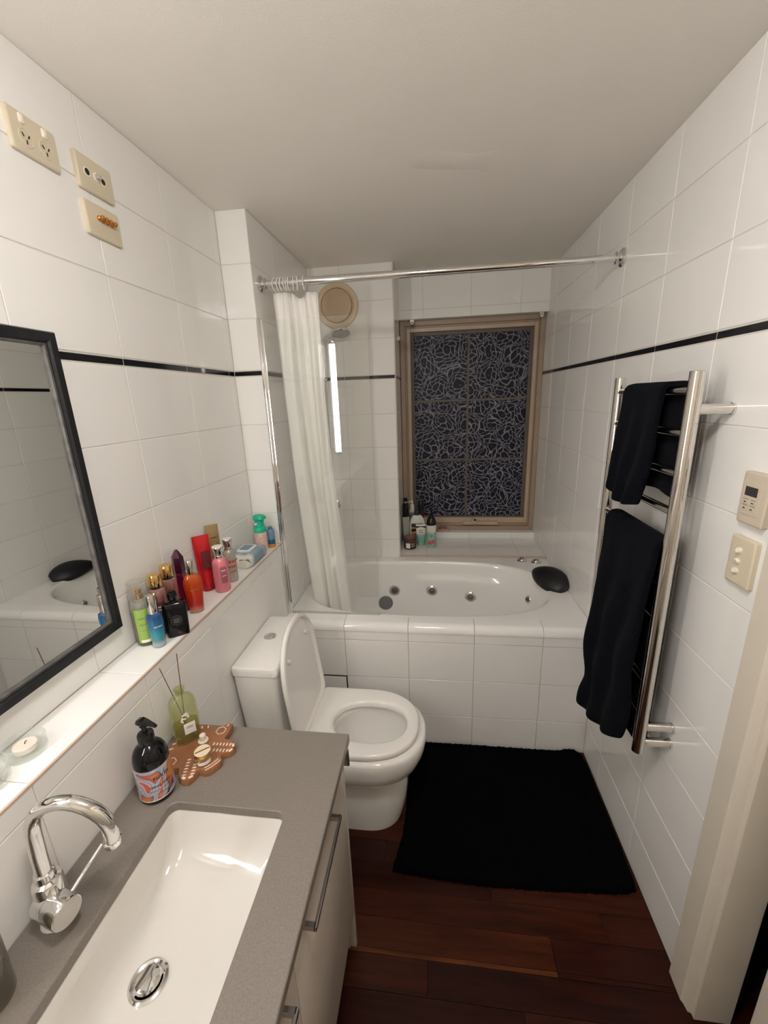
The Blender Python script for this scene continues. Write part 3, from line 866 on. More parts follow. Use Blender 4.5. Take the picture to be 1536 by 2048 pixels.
# ================================================================== TOILET
TY = 1.318
tol = thing('toilet', 'white close-coupled toilet with its seat lid raised', 'toilet', (0.35, TY, 0.0))
def uring(xb, xf, hw, z, e=2.3, rb=0.03, n=40, cy=TY):
    """plan outline: straight back, rounded front"""
    pts = []
    xs = xf - min(hw * 1.25, (xf - xb) * 0.62)
    a = xf - xs
    for i in range(n + 1):                        # front curve
        t = -PI / 2 + PI * i / n
        c_, s_ = math.cos(t), math.sin(t)
        pts.append((xs + a * abs(c_) ** (2 / e), cy + hw * math.copysign(abs(s_) ** (2 / e), s_), z))
    for i in range(1, 9):
        pts.append((xs + (xb + rb - xs) * i / 9, cy + hw, z))
    for i in range(7):
        t = PI / 2 * i / 6
        pts.append((xb + rb - rb * math.sin(t), cy + hw - rb + rb * math.cos(t), z))
    for i in range(1, 9):
        pts.append((xb, cy + (hw - rb) * (1 - 2 * i / 9), z))
    for i in range(7):
        t = PI / 2 * i / 6
        pts.append((xb + rb - rb * math.cos(t), cy - hw + rb - rb * math.sin(t), z))
    for i in range(1, 9):
        pts.append((xb + rb + (xs - xb - rb) * i / 9, cy - hw, z))
    return pts
bm = NB()
R_ = [uring(0.06, 0.580, 0.112, 0.0), uring(0.06, 0.586, 0.113, 0.02), uring(0.06, 0.600, 0.116, 0.09), uring(0.06, 0.605, 0.117, 0.15), uring(0.06, 0.600, 0.114, 0.19),
      uring(0.06, 0.588, 0.112, 0.222), uring(0.07, 0.592, 0.116, 0.232), uring(0.07, 0.612, 0.135, 0.246), uring(0.08, 0.640, 0.160, 0.272), uring(0.09, 0.662, 0.177, 0.305), uring(0.09, 0.677, 0.188, 0.345),
      uring(0.09, 0.682, 0.191, 0.375), uring(0.09, 0.681, 0.190, 0.396), uring(0.10, 0.676, 0.186, 0.405), uring(0.10, 0.668, 0.180, 0.408)]
loft(bm, R_, cap1=False)
# inner bowl
def oring(cx, a, b, z, n=56):
    o_ = []
    top = uring(0.10, 0.668, 0.180, z)
    for (x, y, _) in top:
        t = math.atan2((y - TY) / b, (x - cx) / a)
        o_.append((cx + a * math.cos(t), TY + b * math.sin(t), z))
    return o_
loft(bm, [uring(0.10, 0.668, 0.180, 0.408), oring(0.465, 0.158, 0.122, 0.408), oring(0.465, 0.150, 0.115, 0.400), oring(0.465, 0.150, 0.117, 0.375), oring(0.46, 0.150, 0.116, 0.34),
          oring(0.45, 0.130, 0.100, 0.285), oring(0.44, 0.100, 0.075, 0.235), oring(0.43, 0.070, 0.055, 0.205), oring(0.43, 0.02, 0.02, 0.195)], cap0=False)
bmesh.ops.remove_doubles(bm, verts=bm.verts[:], dist=0.0002)
obj('bowl', bm, m_ceramic, tol, smooth=50)
wt = NB(); loft(wt, [oring(0.44, 0.088, 0.066, 0.218), oring(0.44, 0.088, 0.066, 0.2185)])
obj('water', wt, glassM('bowl_water', (0.93, 0.95, 0.94), ior=1.33, haze=0.1, hazecol=(.7, .69, .66)), tol, smooth=0)
# seat ring
bm = NB()
def seat_in(g, z):
    o_ = []
    for (x, y, _) in uring(0.218, 0.656, 0.177, z):
        t = math.atan2((y - 1.312) / 0.100, (x - 0.462) / 0.143)
        c_, s_ = math.cos(t), math.sin(t)
        ex = 2.25
        rr = (abs(c_) ** ex + abs(s_) ** ex) ** (-1 / ex)
        o_.append((0.462 + (0.145 + g) * rr * c_, 1.312 + (0.102 + g) * rr * s_, z))
    return o_
loft(bm, [seat_in(0.0, 0.412), uring(0.220, 0.650, 0.173, 0.412), uring(0.218, 0.655, 0.177, 0.417), uring(0.218, 0.656, 0.178, 0.428), uring(0.222, 0.651, 0.174, 0.435), uring(0.230, 0.642, 0.166, 0.4375),
          seat_in(0.016, 0.4375), seat_in(0.006, 0.434), seat_in(0.0, 0.427), seat_in(0.0, 0.412)], cap0=False, cap1=False)
bmesh.ops.remove_doubles(bm, verts=bm.verts[:], dist=0.0002)
obj('seat', bm, m_seat, tol, smooth=50)
# raised lid: plan outline stood up and leaning back on the cistern
def lid_ring(inset, d):
    o_ = []
    for (x, y, _) in uring(0.0 + inset, 0.440 - inset, 0.180 - inset, 0.0, rb=0.035, e=2.35):
        o_.append((x, y, d))
    return o_
bm = NB()
loft(bm, [lid_ring(0.020, 0.012), lid_ring(0.016, 0.004), lid_ring(0.012, 0.0), lid_ring(0.004, 0.0), lid_ring(0.0, 0.003), lid_ring(0.0, 0.014), lid_ring(0.006, 0.020), lid_ring(0.02, 0.022), lid_ring(0.08, 0.024)])
lean = math.radians(96)
mt = Matrix.Translation((0.238, 0, 0.430)) @ Matrix.Rotation(-lean, 4, 'Y')
place(bm, mt)
lid = obj('seat_lid', bm, m_seat, tol, smooth=40)
for y in (TY - 0.1, TY + 0.1):
    bb = AX(Matrix.Translation((0.238, 0, 0.430)) @ Matrix.Rotation(-lean, 4, 'Y') @ Vector((0.33, y, 0.012)), Vector((math.sin(PI / 2 - 0.1), 0, 0.1)), [(0.008, 0), (0.008, 0.008), (0.005, 0.011)], n=12)
    obj('lid_bumper', bb, m_cap_white, lid)
for y in (TY - 0.085, TY + 0.085):
    obj('hinge', BX(0.205, 0.238, y - 0.022, y + 0.022, 0.408, 0.440, 0.006), m_seat, tol)
# cistern
bm = NB()
loft(bm, [rrect(0.090, 1.335, 0.060, 0.160, 0.025, 0.405), rrect(0.088, 1.335, 0.072, 0.171, 0.025, 0.50), rrect(0.085, 1.335, 0.079, 0.177, 0.022, 0.68), rrect(0.084, 1.335, 0.080, 0.178, 0.022, 0.7325)])
obj('cistern', bm, m_ceramic, tol, smooth=50)
bm = NB()
loft(bm, [rrect(0.085, 1.335, 0.080, 0.177, 0.018, 0.7350), rrect(0.0865, 1.335, 0.084, 0.181, 0.018, 0.7360), rrect(0.0865, 1.335, 0.0845, 0.1815, 0.018, 0.758), rrect(0.0865, 1.335, 0.0815, 0.179, 0.016, 0.765), rrect(0.0865, 1.335, 0.075, 0.172, 0.014, 0.767)])
cl_ = obj('cistern_lid', bm, m_ceramic, tol, smooth=50)
fb = obj('flush_button', LA([(0.024, -0.002), (0.024, 0.003), (0.021, 0.0045), (0.0195, 0.0035)], c=(0.070, 1.357, 0.767), n=32), m_chrome, cl_)
for s in (-1, 1):
    half = NB(); poly = [(0.070 + 0.018 * math.sin(PI * k / 12) * s + 0.0008 * s, 1.357 + 0.018 * math.cos(PI * k / 12)) for k in range(13)]
    prism(half, poly, 0.7695, 0.7725 if s > 0 else 0.7718, 0.1); obj('flush_half', half, m_chrome, cl_)

# ================================================================== VANITY
VY0, VY1, VX = -0.30, 0.886, 0.4865
van = thing('vanity_cabinet', 'white two-door vanity cabinet under the grey worktop', 'cabinet', (0.24, 0.3, 0.0))
obj('side_panel', BX(0.004, 0.452, 0.842, 0.860, 0.0, 0.7635, 0.001), m_cab, van)
obj('side_panel', BX(0.004, 0.452, VY0, VY0 + 0.018, 0.0, 0.7635, 0.001), m_cab, van)
obj('base_panel', BX(0.004, 0.452, VY0 + 0.018, 0.842, 0.150, 0.168), m_cab, van)
obj('kick_board', BX(0.385, 0.400, VY0 + 0.018, 0.842, 0.0, 0.150), m_cab, van)
obj('back_panel', BX(0.001, 0.004, VY0, 0.860, 0.15, 0.7635), m_cab, van)
obj('front_stile', BX(0.452, 0.4715, 0.847, 0.860, 0.0, 0.7635, 0.001), m_cab, van)
for ya, yb, (h0, h1) in ((0.4515, 0.8455, (0.500, 0.716)), (0.057, 0.4485, (0.175, 0.398))):
    d_ = obj('door', BX(0.454, 0.472, ya, yb, 0.160, 0.742, 0.0015), m_cab, van)
    bm = NB(); z = 0.712
    box(bm, 0.4925, 0.4985, h0, h1, z - 0.006, z + 0.006, 0.001, 1)
    box(bm, 0.4715, 0.4965, h0, h0 + 0.010, z - 0.006, z + 0.006, 0.001, 1)
    box(bm, 0.4715, 0.4965, h1 - 0.010, h1, z - 0.006, z + 0.006, 0.001, 1)
    obj('handle', bm, m_handle, d_)
d_ = obj('door', BX(0.454, 0.472, VY0 + 0.003, 0.0535, 0.160, 0.742, 0.0015), m_cab, van)
obj('hanging_bracket', BX(0.450, 0.487, 0.8606, 0.867, 0.700, 0.757, 0.003), m_handle, van)

HX0, HX1, HY0, HY1 = 0.1165, 0.3885, 0.105, 0.6575
def sring(x0, x1, y0, y1, r, z):
    return rrect((x0 + x1) / 2, (y0 + y1) / 2, (x1 - x0) / 2, (y1 - y0) / 2, r, z, n=8)
def wt_rings(e, z):
    return sring(0.0015 + e, VX - e, VY0 + e, VY1 - e, 0.006, z)
bm = NB()
hole = lambda e, z: sring(HX0 - e, HX1 + e, HY0 - e, HY1 + e, 0.020, z)
loft(bm, [hole(0, ZV - 0.0220), wt_rings(0.0, ZV - 0.0220), wt_rings(0.0, ZV - 0.002), wt_rings(0.002, ZV), hole(0.0015, ZV), hole(0, ZV - 0.0015), hole(0, ZV - 0.022)], cap0=False, cap1=False)
bmesh.ops.remove_doubles(bm, verts=bm.verts[:], dist=0.0001)
tag(obj('worktop', bm, m_stone, smooth=30), 'grey speckled stone worktop with a cut-out for the basin', 'worktop')

bas = thing('basin', 'white rectangular undermount basin set in the grey worktop', 'basin', (0.25, 0.38, 0.62))
bi = lambda e0, e1, e2, e3, r, z: sring(HX0 + e0, HX1 - e1, HY0 + e2, HY1 - e3, r, z)
bm = NB()
zt = ZV - 0.0225
loft(bm, [bi(-0.02, -0.02, -0.02, -0.02, 0.03, zt - 0.012), bi(-0.02, -0.02, -0.02, -0.02, 0.03, zt), bi(-0.003, -0.003, -0.003, -0.003, 0.022, zt), bi(0.0, 0.0, 0.0, 0.0, 0.022, zt - 0.004),
          bi(0.004, 0.004, 0.006, 0.010, 0.026, zt - 0.03), bi(0.008, 0.008, 0.014, 0.030, 0.030, zt - 0.06), bi(0.015, 0.014, 0.030, 0.070, 0.034, zt - 0.083),
          bi(0.030, 0.026, 0.060, 0.120, 0.040, zt - 0.096), bi(0.055, 0.060, 0.11, 0.17, 0.035, zt - 0.102), bi(0.075, 0.085, 0.22, 0.22, 0.03, zt - 0.1035)], cap0=False)
obj('bowl', bm, M('dimmed_basin_ceramic', (0.70, 0.675, 0.635), rough=0.06, var=0.01, coat=0.4, bump=0.12, bscale=25), bas, smooth=60)  # white ceramic lowered in colour, imitating shade over the basin
wc = (0.204, 0.424, zt - 0.1025)
wst = obj('waste_ring', LA([(0.033, -0.001), (0.033, 0.003), (0.029, 0.005), (0.025, 0.003), (0.024, -0.001)], c=wc, n=36), m_chrome, bas)
obj('pop_up_plug', LA([(0.0225, 0.000), (0.0225, 0.006), (0.020, 0.009), (0.010, 0.0105), (0.001, 0.011)], c=wc, n=32), m_chrome, wst)

# ---- tap
TX, TYY = 0.050, 0.434
tp = thing('basin_tap', 'chrome gooseneck basin tap with a pin lever', 'tap', (TX, TYY, ZV))
obj('base_flange', LA([(0.027, 0.0002), (0.027, 0.004), (0.024, 0.006)], c=(TX, TYY, ZV), n=32), m_chrome, tp)
obj('body', LA([(0.0225, 0.004), (0.0225, 0.088), (0.0210, 0.094), (0.0150, 0.097), (0.0150, 0.112), (0.0125, 0.114)], c=(TX, TYY, ZV), n=32), m_chrome, tp)
cart = obj('mixer_barrel', AX((TX - 0.008, TYY - 0.008, ZV + 0.052), (1, -0.22, 0), [(0.0235, 0), (0.0240, 0.022), (0.0232, 0.0225), (0.0232, 0.0235), (0.0245, 0.024), (0.0252, 0.055), (0.0245, 0.0575), (0.0238, 0.058)], n=36), m_chrome, tp)
obj('barrel_cap', AX((TX - 0.008 + 0.0577 * 0.9766, TYY - 0.008 - 0.0577 * 0.2149, ZV + 0.052), (1, -0.22, 0), [(0.0234, 0), (0.0230, 0.0012), (0.001, 0.0016)], n=32), m_handle, cart)
sp = []
zc, rc = ZV + 0.200, 0.062
sp.append((TX, TYY, ZV + 0.108)); sp.append((TX, TYY + 0.001, ZV + 0.150)); 
for k in range(0, 15):
    a = PI - (PI + 0.28) * k / 14
    sp.append((TX + rc + rc * math.cos(a), TYY + 0.004 + 0.022 * (k / 14), zc - 0.002 + rc * 0.92 * math.sin(a)))
e_ = Vector(sp[-1]); q_ = (Vector(sp[-1]) - Vector(sp[-2])).normalized()
sp.append(tuple(e_ + q_ * 0.028))
obj('spout', TU(sp, 0.0118, n=24), m_chrome, tp)
obj('aerator', AX(e_ + q_ * 0.018, q_, [(0.0118, 0), (0.0132, 0.001), (0.0132, 0.012), (0.0122, 0.0135), (0.009, 0.0125)]), m_chrome, tp)
obj('pin_lever', TU([(TX + 0.034, TYY + 0.006, ZV + 0.060), (TX + 0.040, TYY + 0.072, ZV + 0.078)], [0.0034, 0.0028], n=14), m_chrome, tp)

# ================================================================== MIRROR
MX = -D + 0.0015
MY0, MY1, MZ0, MZ1 = 0.262, 0.872, 1.1020, 1.8235
mir = thing('mirror', 'rectangular wall mirror in a worn black wooden frame', 'mirror', (-D, 0.57, 1.46))
obj('mirror_glass', BX(MX + 0.004, MX + 0.008, MY0 + 0.02, MY1 - 0.02, MZ0 + 0.02, MZ1 - 0.02), m_mirror, mir, smooth=0)
def mitred(y0, y1, z0, z1, wd, x0, x1, mat, nm, par):
    O = [(y0, z0), (y1, z0), (y1, z1), (y0, z1)]; I = [(y0 + wd, z0 + wd), (y1 - wd, z0 + wd), (y1 - wd, z1 - wd), (y0 + wd, z1 - wd)]
    for k in range(4):
        a, b, c, d = O[k], O[(k + 1) % 4], I[(k + 1) % 4], I[k]
        bm = NB()
        f = lambda p_, q_, t: (p_[0] + (q_[0] - p_[0]) * t, p_[1] + (q_[1] - p_[1]) * t)
        prof_ = [(0.0, x0), (0.0, x1 - 0.004), (0.12, x1), (0.80, x1), (1.0, x1 - 0.004), (1.0, x0)]
        loft(bm, [[(xx, *f(a, d, t)) for t, xx in prof_], [(xx, *f(b, c, t)) for t, xx in prof_]])
        obj(nm, bm, mat, par, smooth=20)
mitred(MY0, MY1, MZ0, MZ1, 0.0225, MX, MX + 0.0215, m_blackframe, 'frame_rail', mir)
mitred(MY0 + 0.0222, MY1 - 0.0222, MZ0 + 0.0222, MZ1 - 0.0222, 0.0075, MX, MX + 0.0145, m_lip, 'inner_lip', mir)

# ================================================================== SWITCH PLATES
def plate(name, label, cat, yc, zc, wy, hz, side, mat, th=0.0095, grp=None):
    x = -D if side < 0 else W
    s = 1 if side < 0 else -1
    t = thing(name, label, cat, (x, yc, zc), group=grp)
    bm = NB(); rg = []
    for e, d in ((0.0, 0.0002), (0.0, th - 0.002), (0.0022, th), (0.005, th + 0.0003)):
        pts = rrect(0, 0, wy / 2 - e, hz / 2 - e, 0.005, 0, n=3)
        rg.append([(x + s * d, yc + a, zc + b) for a, b, _ in pts])
    loft(bm, rg); obj('cover', bm, mat, t, smooth=40)
    return t, x + s * (th + 0.0003), s
t, xf, s = plate('power_outlet', 'cream double power outlet with two rocker switches', 'power outlet', 0.9465, 2.2095, 0.112, 0.0735, -1, m_plate)
for y in (0.921, 0.9725):
    bm = NB(); loft(bm, [[(xf + s * d, y + a * e, 2.233 + b * e) for a, b, _ in rrect(0, 0, 0.0055, 0.0085, 0.003, 0, n=3)] for e, d in ((1, -0.001), (1, 0.0028), (0.6, 0.0045))])
    obj('rocker', bm, m_ivory, t)
for y in (0.9245, 0.970):
    sk = obj('socket', AX((xf, y, 2.2015), (s, 0, 0), [(0.0165, -0.001), (0.0165, 0.0007), (0.0155, 0.0012), (0.0150, 0.0004)], n=28), m_plate, t)
    for dy, dz, an in ((-0.0065, 0.0035, 0.5), (0.0065, 0.0035, -0.5), (0, -0.0075, 0)):
        bm = BX(-0.0008, 0.0009, -0.0011, 0.0011, -0.0035, 0.0035)
        place(bm, Matrix.Translation((xf + s * 0.0006, y + dy, 2.2015 + dz)) @ Matrix.Rotation(an, 4, 'X')); obj('slot', bm, m_slot, sk)
t, xf, s = plate('socket_plate', 'cream wall plate with one chrome and two dark round sockets', 'wall plate', 1.109, 2.2105, 0.114, 0.0755, -1, m_plate)
for y, z, r, m_ in ((1.081, 2.2125, 0.0075, m_slot), (1.1110, 2.2130, 0.0075, m_chrome_d), (1.131, 2.2115, 0.0070, m_slot)):
    j = obj('jack', AX((xf, y, z), (s, 0, 0), [(r + 0.003, -0.001), (r + 0.0028, 0.001), (r + 0.001, 0.0012)], n=24), m_ivory, t)
    if m_ is m_slot: obj('jack_hole', AX((xf, y, z), (s, 0, 0), [(r, 0), (r * 0.95, 0.0016), (0.001, 0.0017)], n=20), m_, j)
    else: obj('jack_post', AX((xf, y, z), (s, 0, 0), [(r, 0), (r, 0.007), (r * 0.6, 0.009), (r * .5, 0.012)], n=20), m_chrome, j)
t, xf, s = plate('terminal_plate', 'cream wall plate with a row of brass terminals', 'wall plate', 1.109, 2.1125, 0.114, 0.0755, -1, m_plate)
for y in (1.0920, 1.1060, 1.1200, 1.1340):
    obj('terminal', AX((xf, y, 2.1185), (s, 0, 0), [(0.0062, -0.001), (0.0064, 0.004), (0.0048, 0.006), (0.0056, 0.008), (0.0056, 0.013), (0.003, 0.015)], n=16), m_brass, t)
t, xf, s = plate('heat_controller', 'beige wall controller with a small dark screen', 'controller', 0.9485, 1.4195, 0.076, 0.115, 1, m_plate2, th=0.014)
pn = obj('face_panel', BX(xf - 0.0012, xf + 0.002, 0.927, 0.979, 1.383, 1.4545, 0.0006, 1), m_plate2, t)
obj('screen', BX(xf - 0.0018, xf, 0.9365, 0.9715, 1.4255, 1.4455), M('dark_lcd', (0.03, 0.03, 0.027), rough=0.12, var=0.1), pn, smooth=0)
for y in (0.9655, 0.944):
    for z in (1.4115, 1.3975):
        b_ = obj('button', BX(xf - 0.0024, xf - 0.0004, y - 0.0085, y + 0.0085, z - 0.0045, z + 0.0045, 0.0006, 1), m_plate2, pn)
        obj('button_mark', BX(xf - 0.0028, xf - 0.0022, y - 0.003, y + 0.003, z - 0.0012, z + 0.0012), m_slot, b_)
        obj('button_mark', BX(xf - 0.0016, xf - 0.0010, y - 0.008, y + 0.008, z + 0.0058, z + 0.0066), m_slot, b_)
t, xf, s = plate('light_switch', 'cream light switch with three round buttons in a column', 'light switch', 0.9515, 1.2735, 0.075, 0.113, 1, m_plate, th=0.012)
for k, z in enumerate((1.2985, 1.2745, 1.2500)):
    rgd = obj('collar', AX((xf + 0.0005, 0.9555, z), (-1, 0, 0), [(0.0088, 0), (0.0086, 0.0012), (0.0075, 0.0014)], n=24), m_plate, t)
    obj('button', AX((xf, 0.9555, z), (-1, 0.0, (0.35, -0.35, 0.35)[k]), [(0.0070, 0), (0.0070, 0.0045), (0.0062, 0.0060), (0.001, 0.0064)], n=24), m_ivory, rgd)

# ================================================================== TOWEL RAIL AND TOWELS
RX, RYA, RYB = 1.3270, 1.0830, 1.4945
rail = thing('towel_rail', 'polished steel ladder towel rail on the right wall', 'towel rail', (W, 1.29, 1.15))
for y in (RYA, RYB):
    bm = NB(); tube(bm, [(RX, y, 0.602), (RX, y, 1.694)], 0.0168, n=32); obj('upright', bm, m_steel, rail)
    obj('upright_cap', LA([(0.0168, 0), (0.0160, 0.0014), (0.001, 0.0016)], c=(RX, y, 1.694)), m_steel, rail)
RZ = (1.650, 1.550, 1.450, 1.350, 1.250, 1.150, 1.050, 0.840, 0.735, 0.630)
for z in RZ:
    obj('rung', TU([(RX, RYA, z), (RX, RYB, z)], 0.0105, n=18), m_steel, rail)
for y in (RYA, RYB):
    for z in (1.607, 0.690, 0.635) if y == RYA else (1.607, 0.690):
        ps = obj('wall_post', TU([(RX, y, z), (W - 0.0002, y, z)], 0.0128, n=22), m_steel, rail)
        obj('post_collar', TU([(W - 0.006, y, z), (W - 0.0001, y, z)], 0.0138, n=22), m_steel, ps)

def towel(name, label, zr, front, back, left, right, thick, seed, bulge):
    """cloth folded over a rung: front sheet on the room side, back sheet on the wall side.
    front / back: bottom z as function of t; left / right: y edges as function of drop"""
    rnd = random.Random(seed)
    NP, NW = 70, 44
    bm = NB(); rows_ = []
    r0 = 0.0125 + thick / 2
    for i in range(NP + 1):
        s_ = i / NP
        row = []
        for k in range(NW + 1):
            t = k / NW
            fb_, bb_ = front(t), back(t)
            lf, lb, arc = zr - fb_, zr - bb_, PI * r0
            tot = lf + arc + lb
            q = s_ * tot
            if q < lf:
                dz = lf - q; x = RX - r0; z = zr - dz
                drop = dz; sd_ = -1
            elif q < lf + arc:
                a = (q - lf) / arc * PI
                x = RX - r0 * math.cos(a); z = zr + r0 * math.sin(a); drop = 0; sd_ = -math.cos(a)
            else:
                dz = q - lf - arc; x = RX + r0; z = zr - dz; drop = dz; sd_ = 1
            g = min(1.0, drop / 0.35)
            y = left(drop, sd_) + (right(drop, sd_) - left(drop, sd_)) * t
            if sd_ < 0 and drop > 0:
                x -= bulge * g * (0.35 + 0.65 * math.sin(PI * min(1, max(0, t))) ** 0.5) + 0.010 * g * (1 + math.sin(2 * PI * (2.6 * t + 0.25 * math.sin(4 * drop + seed))))
                x += 0.004 * math.sin(23 * drop + 5 * t + seed) * g
            elif drop > 0:
                x += 0.006 * g * (1 + math.sin(2 * PI * 1.8 * t + seed)) * 0.8
            x += rnd.uniform(-0.0008, 0.0008)
            row.append((x, y + rnd.uniform(-0.0006, 0.0006), z))
        rows_.append(row)
    vs = [[bm.verts.new(p_) for p_ in r] for r in rows_]
    for i in range(NP):
        for k in range(NW):
            bm.faces.new((vs[i][k], vs[i][k + 1], vs[i + 1][k + 1], vs[i + 1][k]))
    o = tag(obj(name, bm, m_towel, smooth=180), label, 'towel')
    sd2 = o.modifiers.new('thick', 'SOLIDIFY'); sd2.thickness = thick; sd2.offset = 0
    bv = o.modifiers.new('soft', 'SUBSURF'); bv.levels = 1; bv.render_levels = 1
    return o
towel('hand_towel', 'small black hand towel over the top rung of the towel rail', 1.650,
      lambda t: 1.338 - 0.020 * math.sin(PI * t) + 0.012 * t, lambda t: 1.372 + 0.010 * math.sin(4 * t),
      lambda d, s: (1.182 - 0.010 * d if s < 0 else 1.125 + 0.02 * d) + (0.045 * max(0, d - 0.15) / 0.2 if s < 0 else 0), lambda d, s: 1.405 + 0.02 * d if s < 0 else 1.38, 0.014, 3, 0.016)
towel('bath_towel', 'large black bath towel hanging over a lower rung of the towel rail', 1.250,
      lambda t: 0.615 - 0.125 * t ** 0.8 - 0.012 * math.sin(PI * t), lambda t: 0.590 + 0.05 * t,
      lambda d, s: 1.094 + 0.012 * max(0, d - 0.5) / 0.1 if s < 0 else 1.110, lambda d, s: (1.418 - 0.008 * math.exp(-((d - 0.60) / 0.07) ** 2) * 4) if s < 0 else 1.40, 0.018, 8, 0.022)

# ================================================================== RUG
def curve(pts, t):
    for (t0, a0), (t1, a1) in zip(pts[:-1], pts[1:]):
        if t <= t1: return a0 + (a1 - a0) * (t - t0) / (t1 - t0)
    return pts[-1][1]
RL = [(0, 0.560), (0.12, 0.574), (0.22, 0.588), (0.35, 0.594), (0.5, 0.595), (0.62, 0.598), (0.8, 0.600), (0.95, 0.604), (1, 0.612)]
RRt = [(0, 1.400), (0.05, 1.406), (0.3, 1.408), (0.9, 1.409), (0.97, 1.400), (1, 1.378)]
RB_ = [(0, 1.068), (0.12, 1.060), (0.4, 1.052), (0.65, 1.058), (0.9, 1.070), (0.97, 1.078), (1, 1.088)]
RT_ = [(0, 1.645), (0.05, 1.651), (0.5, 1.650), (0.9, 1.652), (0.96, 1.649), (1, 1.632)]
def rug_inside_grid():
    bm = NB(); NX, NY = 170, 115; g = []
    for j in range(NY + 1):
        row = []
        v = j / NY
        for i in range(NX + 1):
            u = i / NX
            e = min(u, 1 - u) * 0.82; e2 = min(v, 1 - v) * 0.59
            ed = min(1.0, min(e, e2) / 0.010)
            x = curve(RL, v) + (curve(RRt, v) - curve(RL, v)) * u
            y = curve(RB_, u) + (curve(RT_, u) - curve(RB_, u)) * v
            curl = 0.016 * math.exp(-(((u - 0.955) / 0.05) ** 2 + ((v - 0.985) / 0.03) ** 2))
            z = 0.0006 + 0.0185 * ed ** 0.5 + curl + (random.uniform(0, 0.0055) if ed > 0.1 else 0) + 0.0015 * math.sin(9 * u + 4 * v) * ed
            k_ = 0.0 if ed > 0.9 else 0.0016
            row.append(bm.verts.new((x + random.uniform(-0.0016, 0.0016), y + random.uniform(-0.0016, 0.0016) + random.uniform(-k_, k_), z)))
        g.append(row)
    for j in range(NY):
        for i in range(NX):
            bm.faces.new((g[j][i], g[j][i + 1], g[j + 1][i + 1], g[j + 1][i]))
    rim = [g[0][i] for i in range(NX + 1)] + [g[j][NX] for j in range(1, NY + 1)] + [g[NY][i] for i in range(NX - 1, -1, -1)] + [g[j][0] for j in range(NY - 1, 0, -1)]
    bm.faces.new(rim[::-1])
    return bm
tag(obj('bath_rug', rug_inside_grid(), m_rug, smooth=60), 'thick black bath rug on the timber floor beside the bath', 'rug')

# ================================================================== SMALL THINGS
def face_ang(x, y):
    return math.atan2(CAM_LOC.y - y, CAM_LOC.x - x)
def flat_on(s_, size, ang, off, z, depth=0.0003, c=(0, 0), slant=0.0):
    """flat lettering standing on a vertical face that looks towards angle ang"""
    bm = text_bm(s_, size, depth)
    n = Vector((math.cos(ang), math.sin(ang), 0)); u = Vector((-math.sin(ang), math.cos(ang), 0))
    mt = Matrix(((u.x, 0, n.x, c[0] + n.x * off), (u.y, 0, n.y, c[1] + n.y * off), (0, 1, 0, z), (0, 0, 0, 1)))
    return place(bm, mt)
def lab(r, z0, z1, ang, half, n=14, t=0.0006, sy=1.0):
    """curved sticker on a round bottle"""
    bm = NB()
    rings = []
    for rr, zz in ((r, z0), (r + t, z0), (r + t, z1), (r, z1)):
        rings.append([(rr * math.cos(ang - half + 2 * half * k / n), rr * math.sin(ang - half + 2 * half * k / n), zz) for k in range(n + 1)])
    loft(bm, rings + [rings[0]], closed=False)
    for idx in (0, -1):
        bm.verts.ensure_lookup_table()
    return bm
GL = 'toiletries on the tiled ledge'

# --- glass tealight holders
for (x, y, lb_) in ((-0.0745, 0.5540, 'ribbed glass tealight holder with a pale candle on the ledge below the mirror'),
                    (-0.0745, 0.4800, 'glass tealight holder partly out of view at the near end of the ledge')):
    t = thing('tealight_holder', lb_, 'candle holder', (x, y, ZL), group='glass tealight holders')
    bm = NB(); n = 72; rg = []
    for r, z, rib in ((0.024, 0.0003, 0), (0.0325, 0.0006, 0), (0.0338, 0.006, 0), (0.0338, 0.008, 1), (0.0342, 0.026, 1), (0.0340, 0.029, 0), (0.0318, 0.030, 0), (0.0312, 0.028, 0), (0.0300, 0.0085, 0), (0.010, 0.0075, 0)):
        rg.append([((r - (0.0007 if rib and k % 2 else 0)) * math.cos(2 * PI * k / n), (r - (0.0007 if rib and k % 2 else 0)) * math.sin(2 * PI * k / n), z) for k in range(n)])
    loft(bm, rg); obj('glass_cup', bm, m_ribglass, t, local=True, smooth=30)
    cd = obj('candle', LA([(0.0195, 0.0090), (0.0195, 0.019), (0.018, 0.0200), (0.004, 0.0196)], n=28), M('candle_wax', (0.78, 0.68, 0.60), rough=0.4, sss=0.2), t, local=True)
    obj('wick', TU([(0, 0, 0.0195), (0.0005, 0.001, 0.0235), (0.003, 0.003, 0.0255)], 0.0008, n=6), m_ink, cd, local=True)

# --- green body mist with a clear over-cap
x, y = -0.0900, 0.930; fa = face_ang(x, y)
t = thing('body_mist', 'green body mist bottle with gold pump under a clear cap', 'bottle', (x, y, ZL), group=GL)
obj('bottle', LA([(0.020, 0.0003), (0.0255, 0.002), (0.0260, 0.006), (0.0260, 0.118), (0.024, 0.128), (0.016, 0.135), (0.012, 0.137)], n=32), gradz_mat('olive_mist', [(0, (.09, .10, .035)), (0.75, (.20, .22, .10)), (0.9, (.36, .36, .30))], 0, 0.137, trans=0.35), t, local=True)
l_ = obj('label', lab(0.0262, 0.012, 0.112, fa + 0.1, 0.95), M('green_label', (0.27, 0.40, 0.095), rough=0.35, var=0.05), t, local=True)
for k, (s_, sz) in enumerate(((0.034, 0.0070), (0.036, 0.0070), (0.026, 0.0034))):
    obj('lettering', wrap_cyl(print_bm(s_, sz, seed=k), 0.0270, fa + 0.1, 0.085 - k * 0.018), M('green_ink', (0.16, 0.28, 0.05), rough=0.5), l_, local=True)
obj('label_foot', lab(0.0264, 0.013, 0.021, fa + 0.1, 0.7), m_white, l_, local=True)
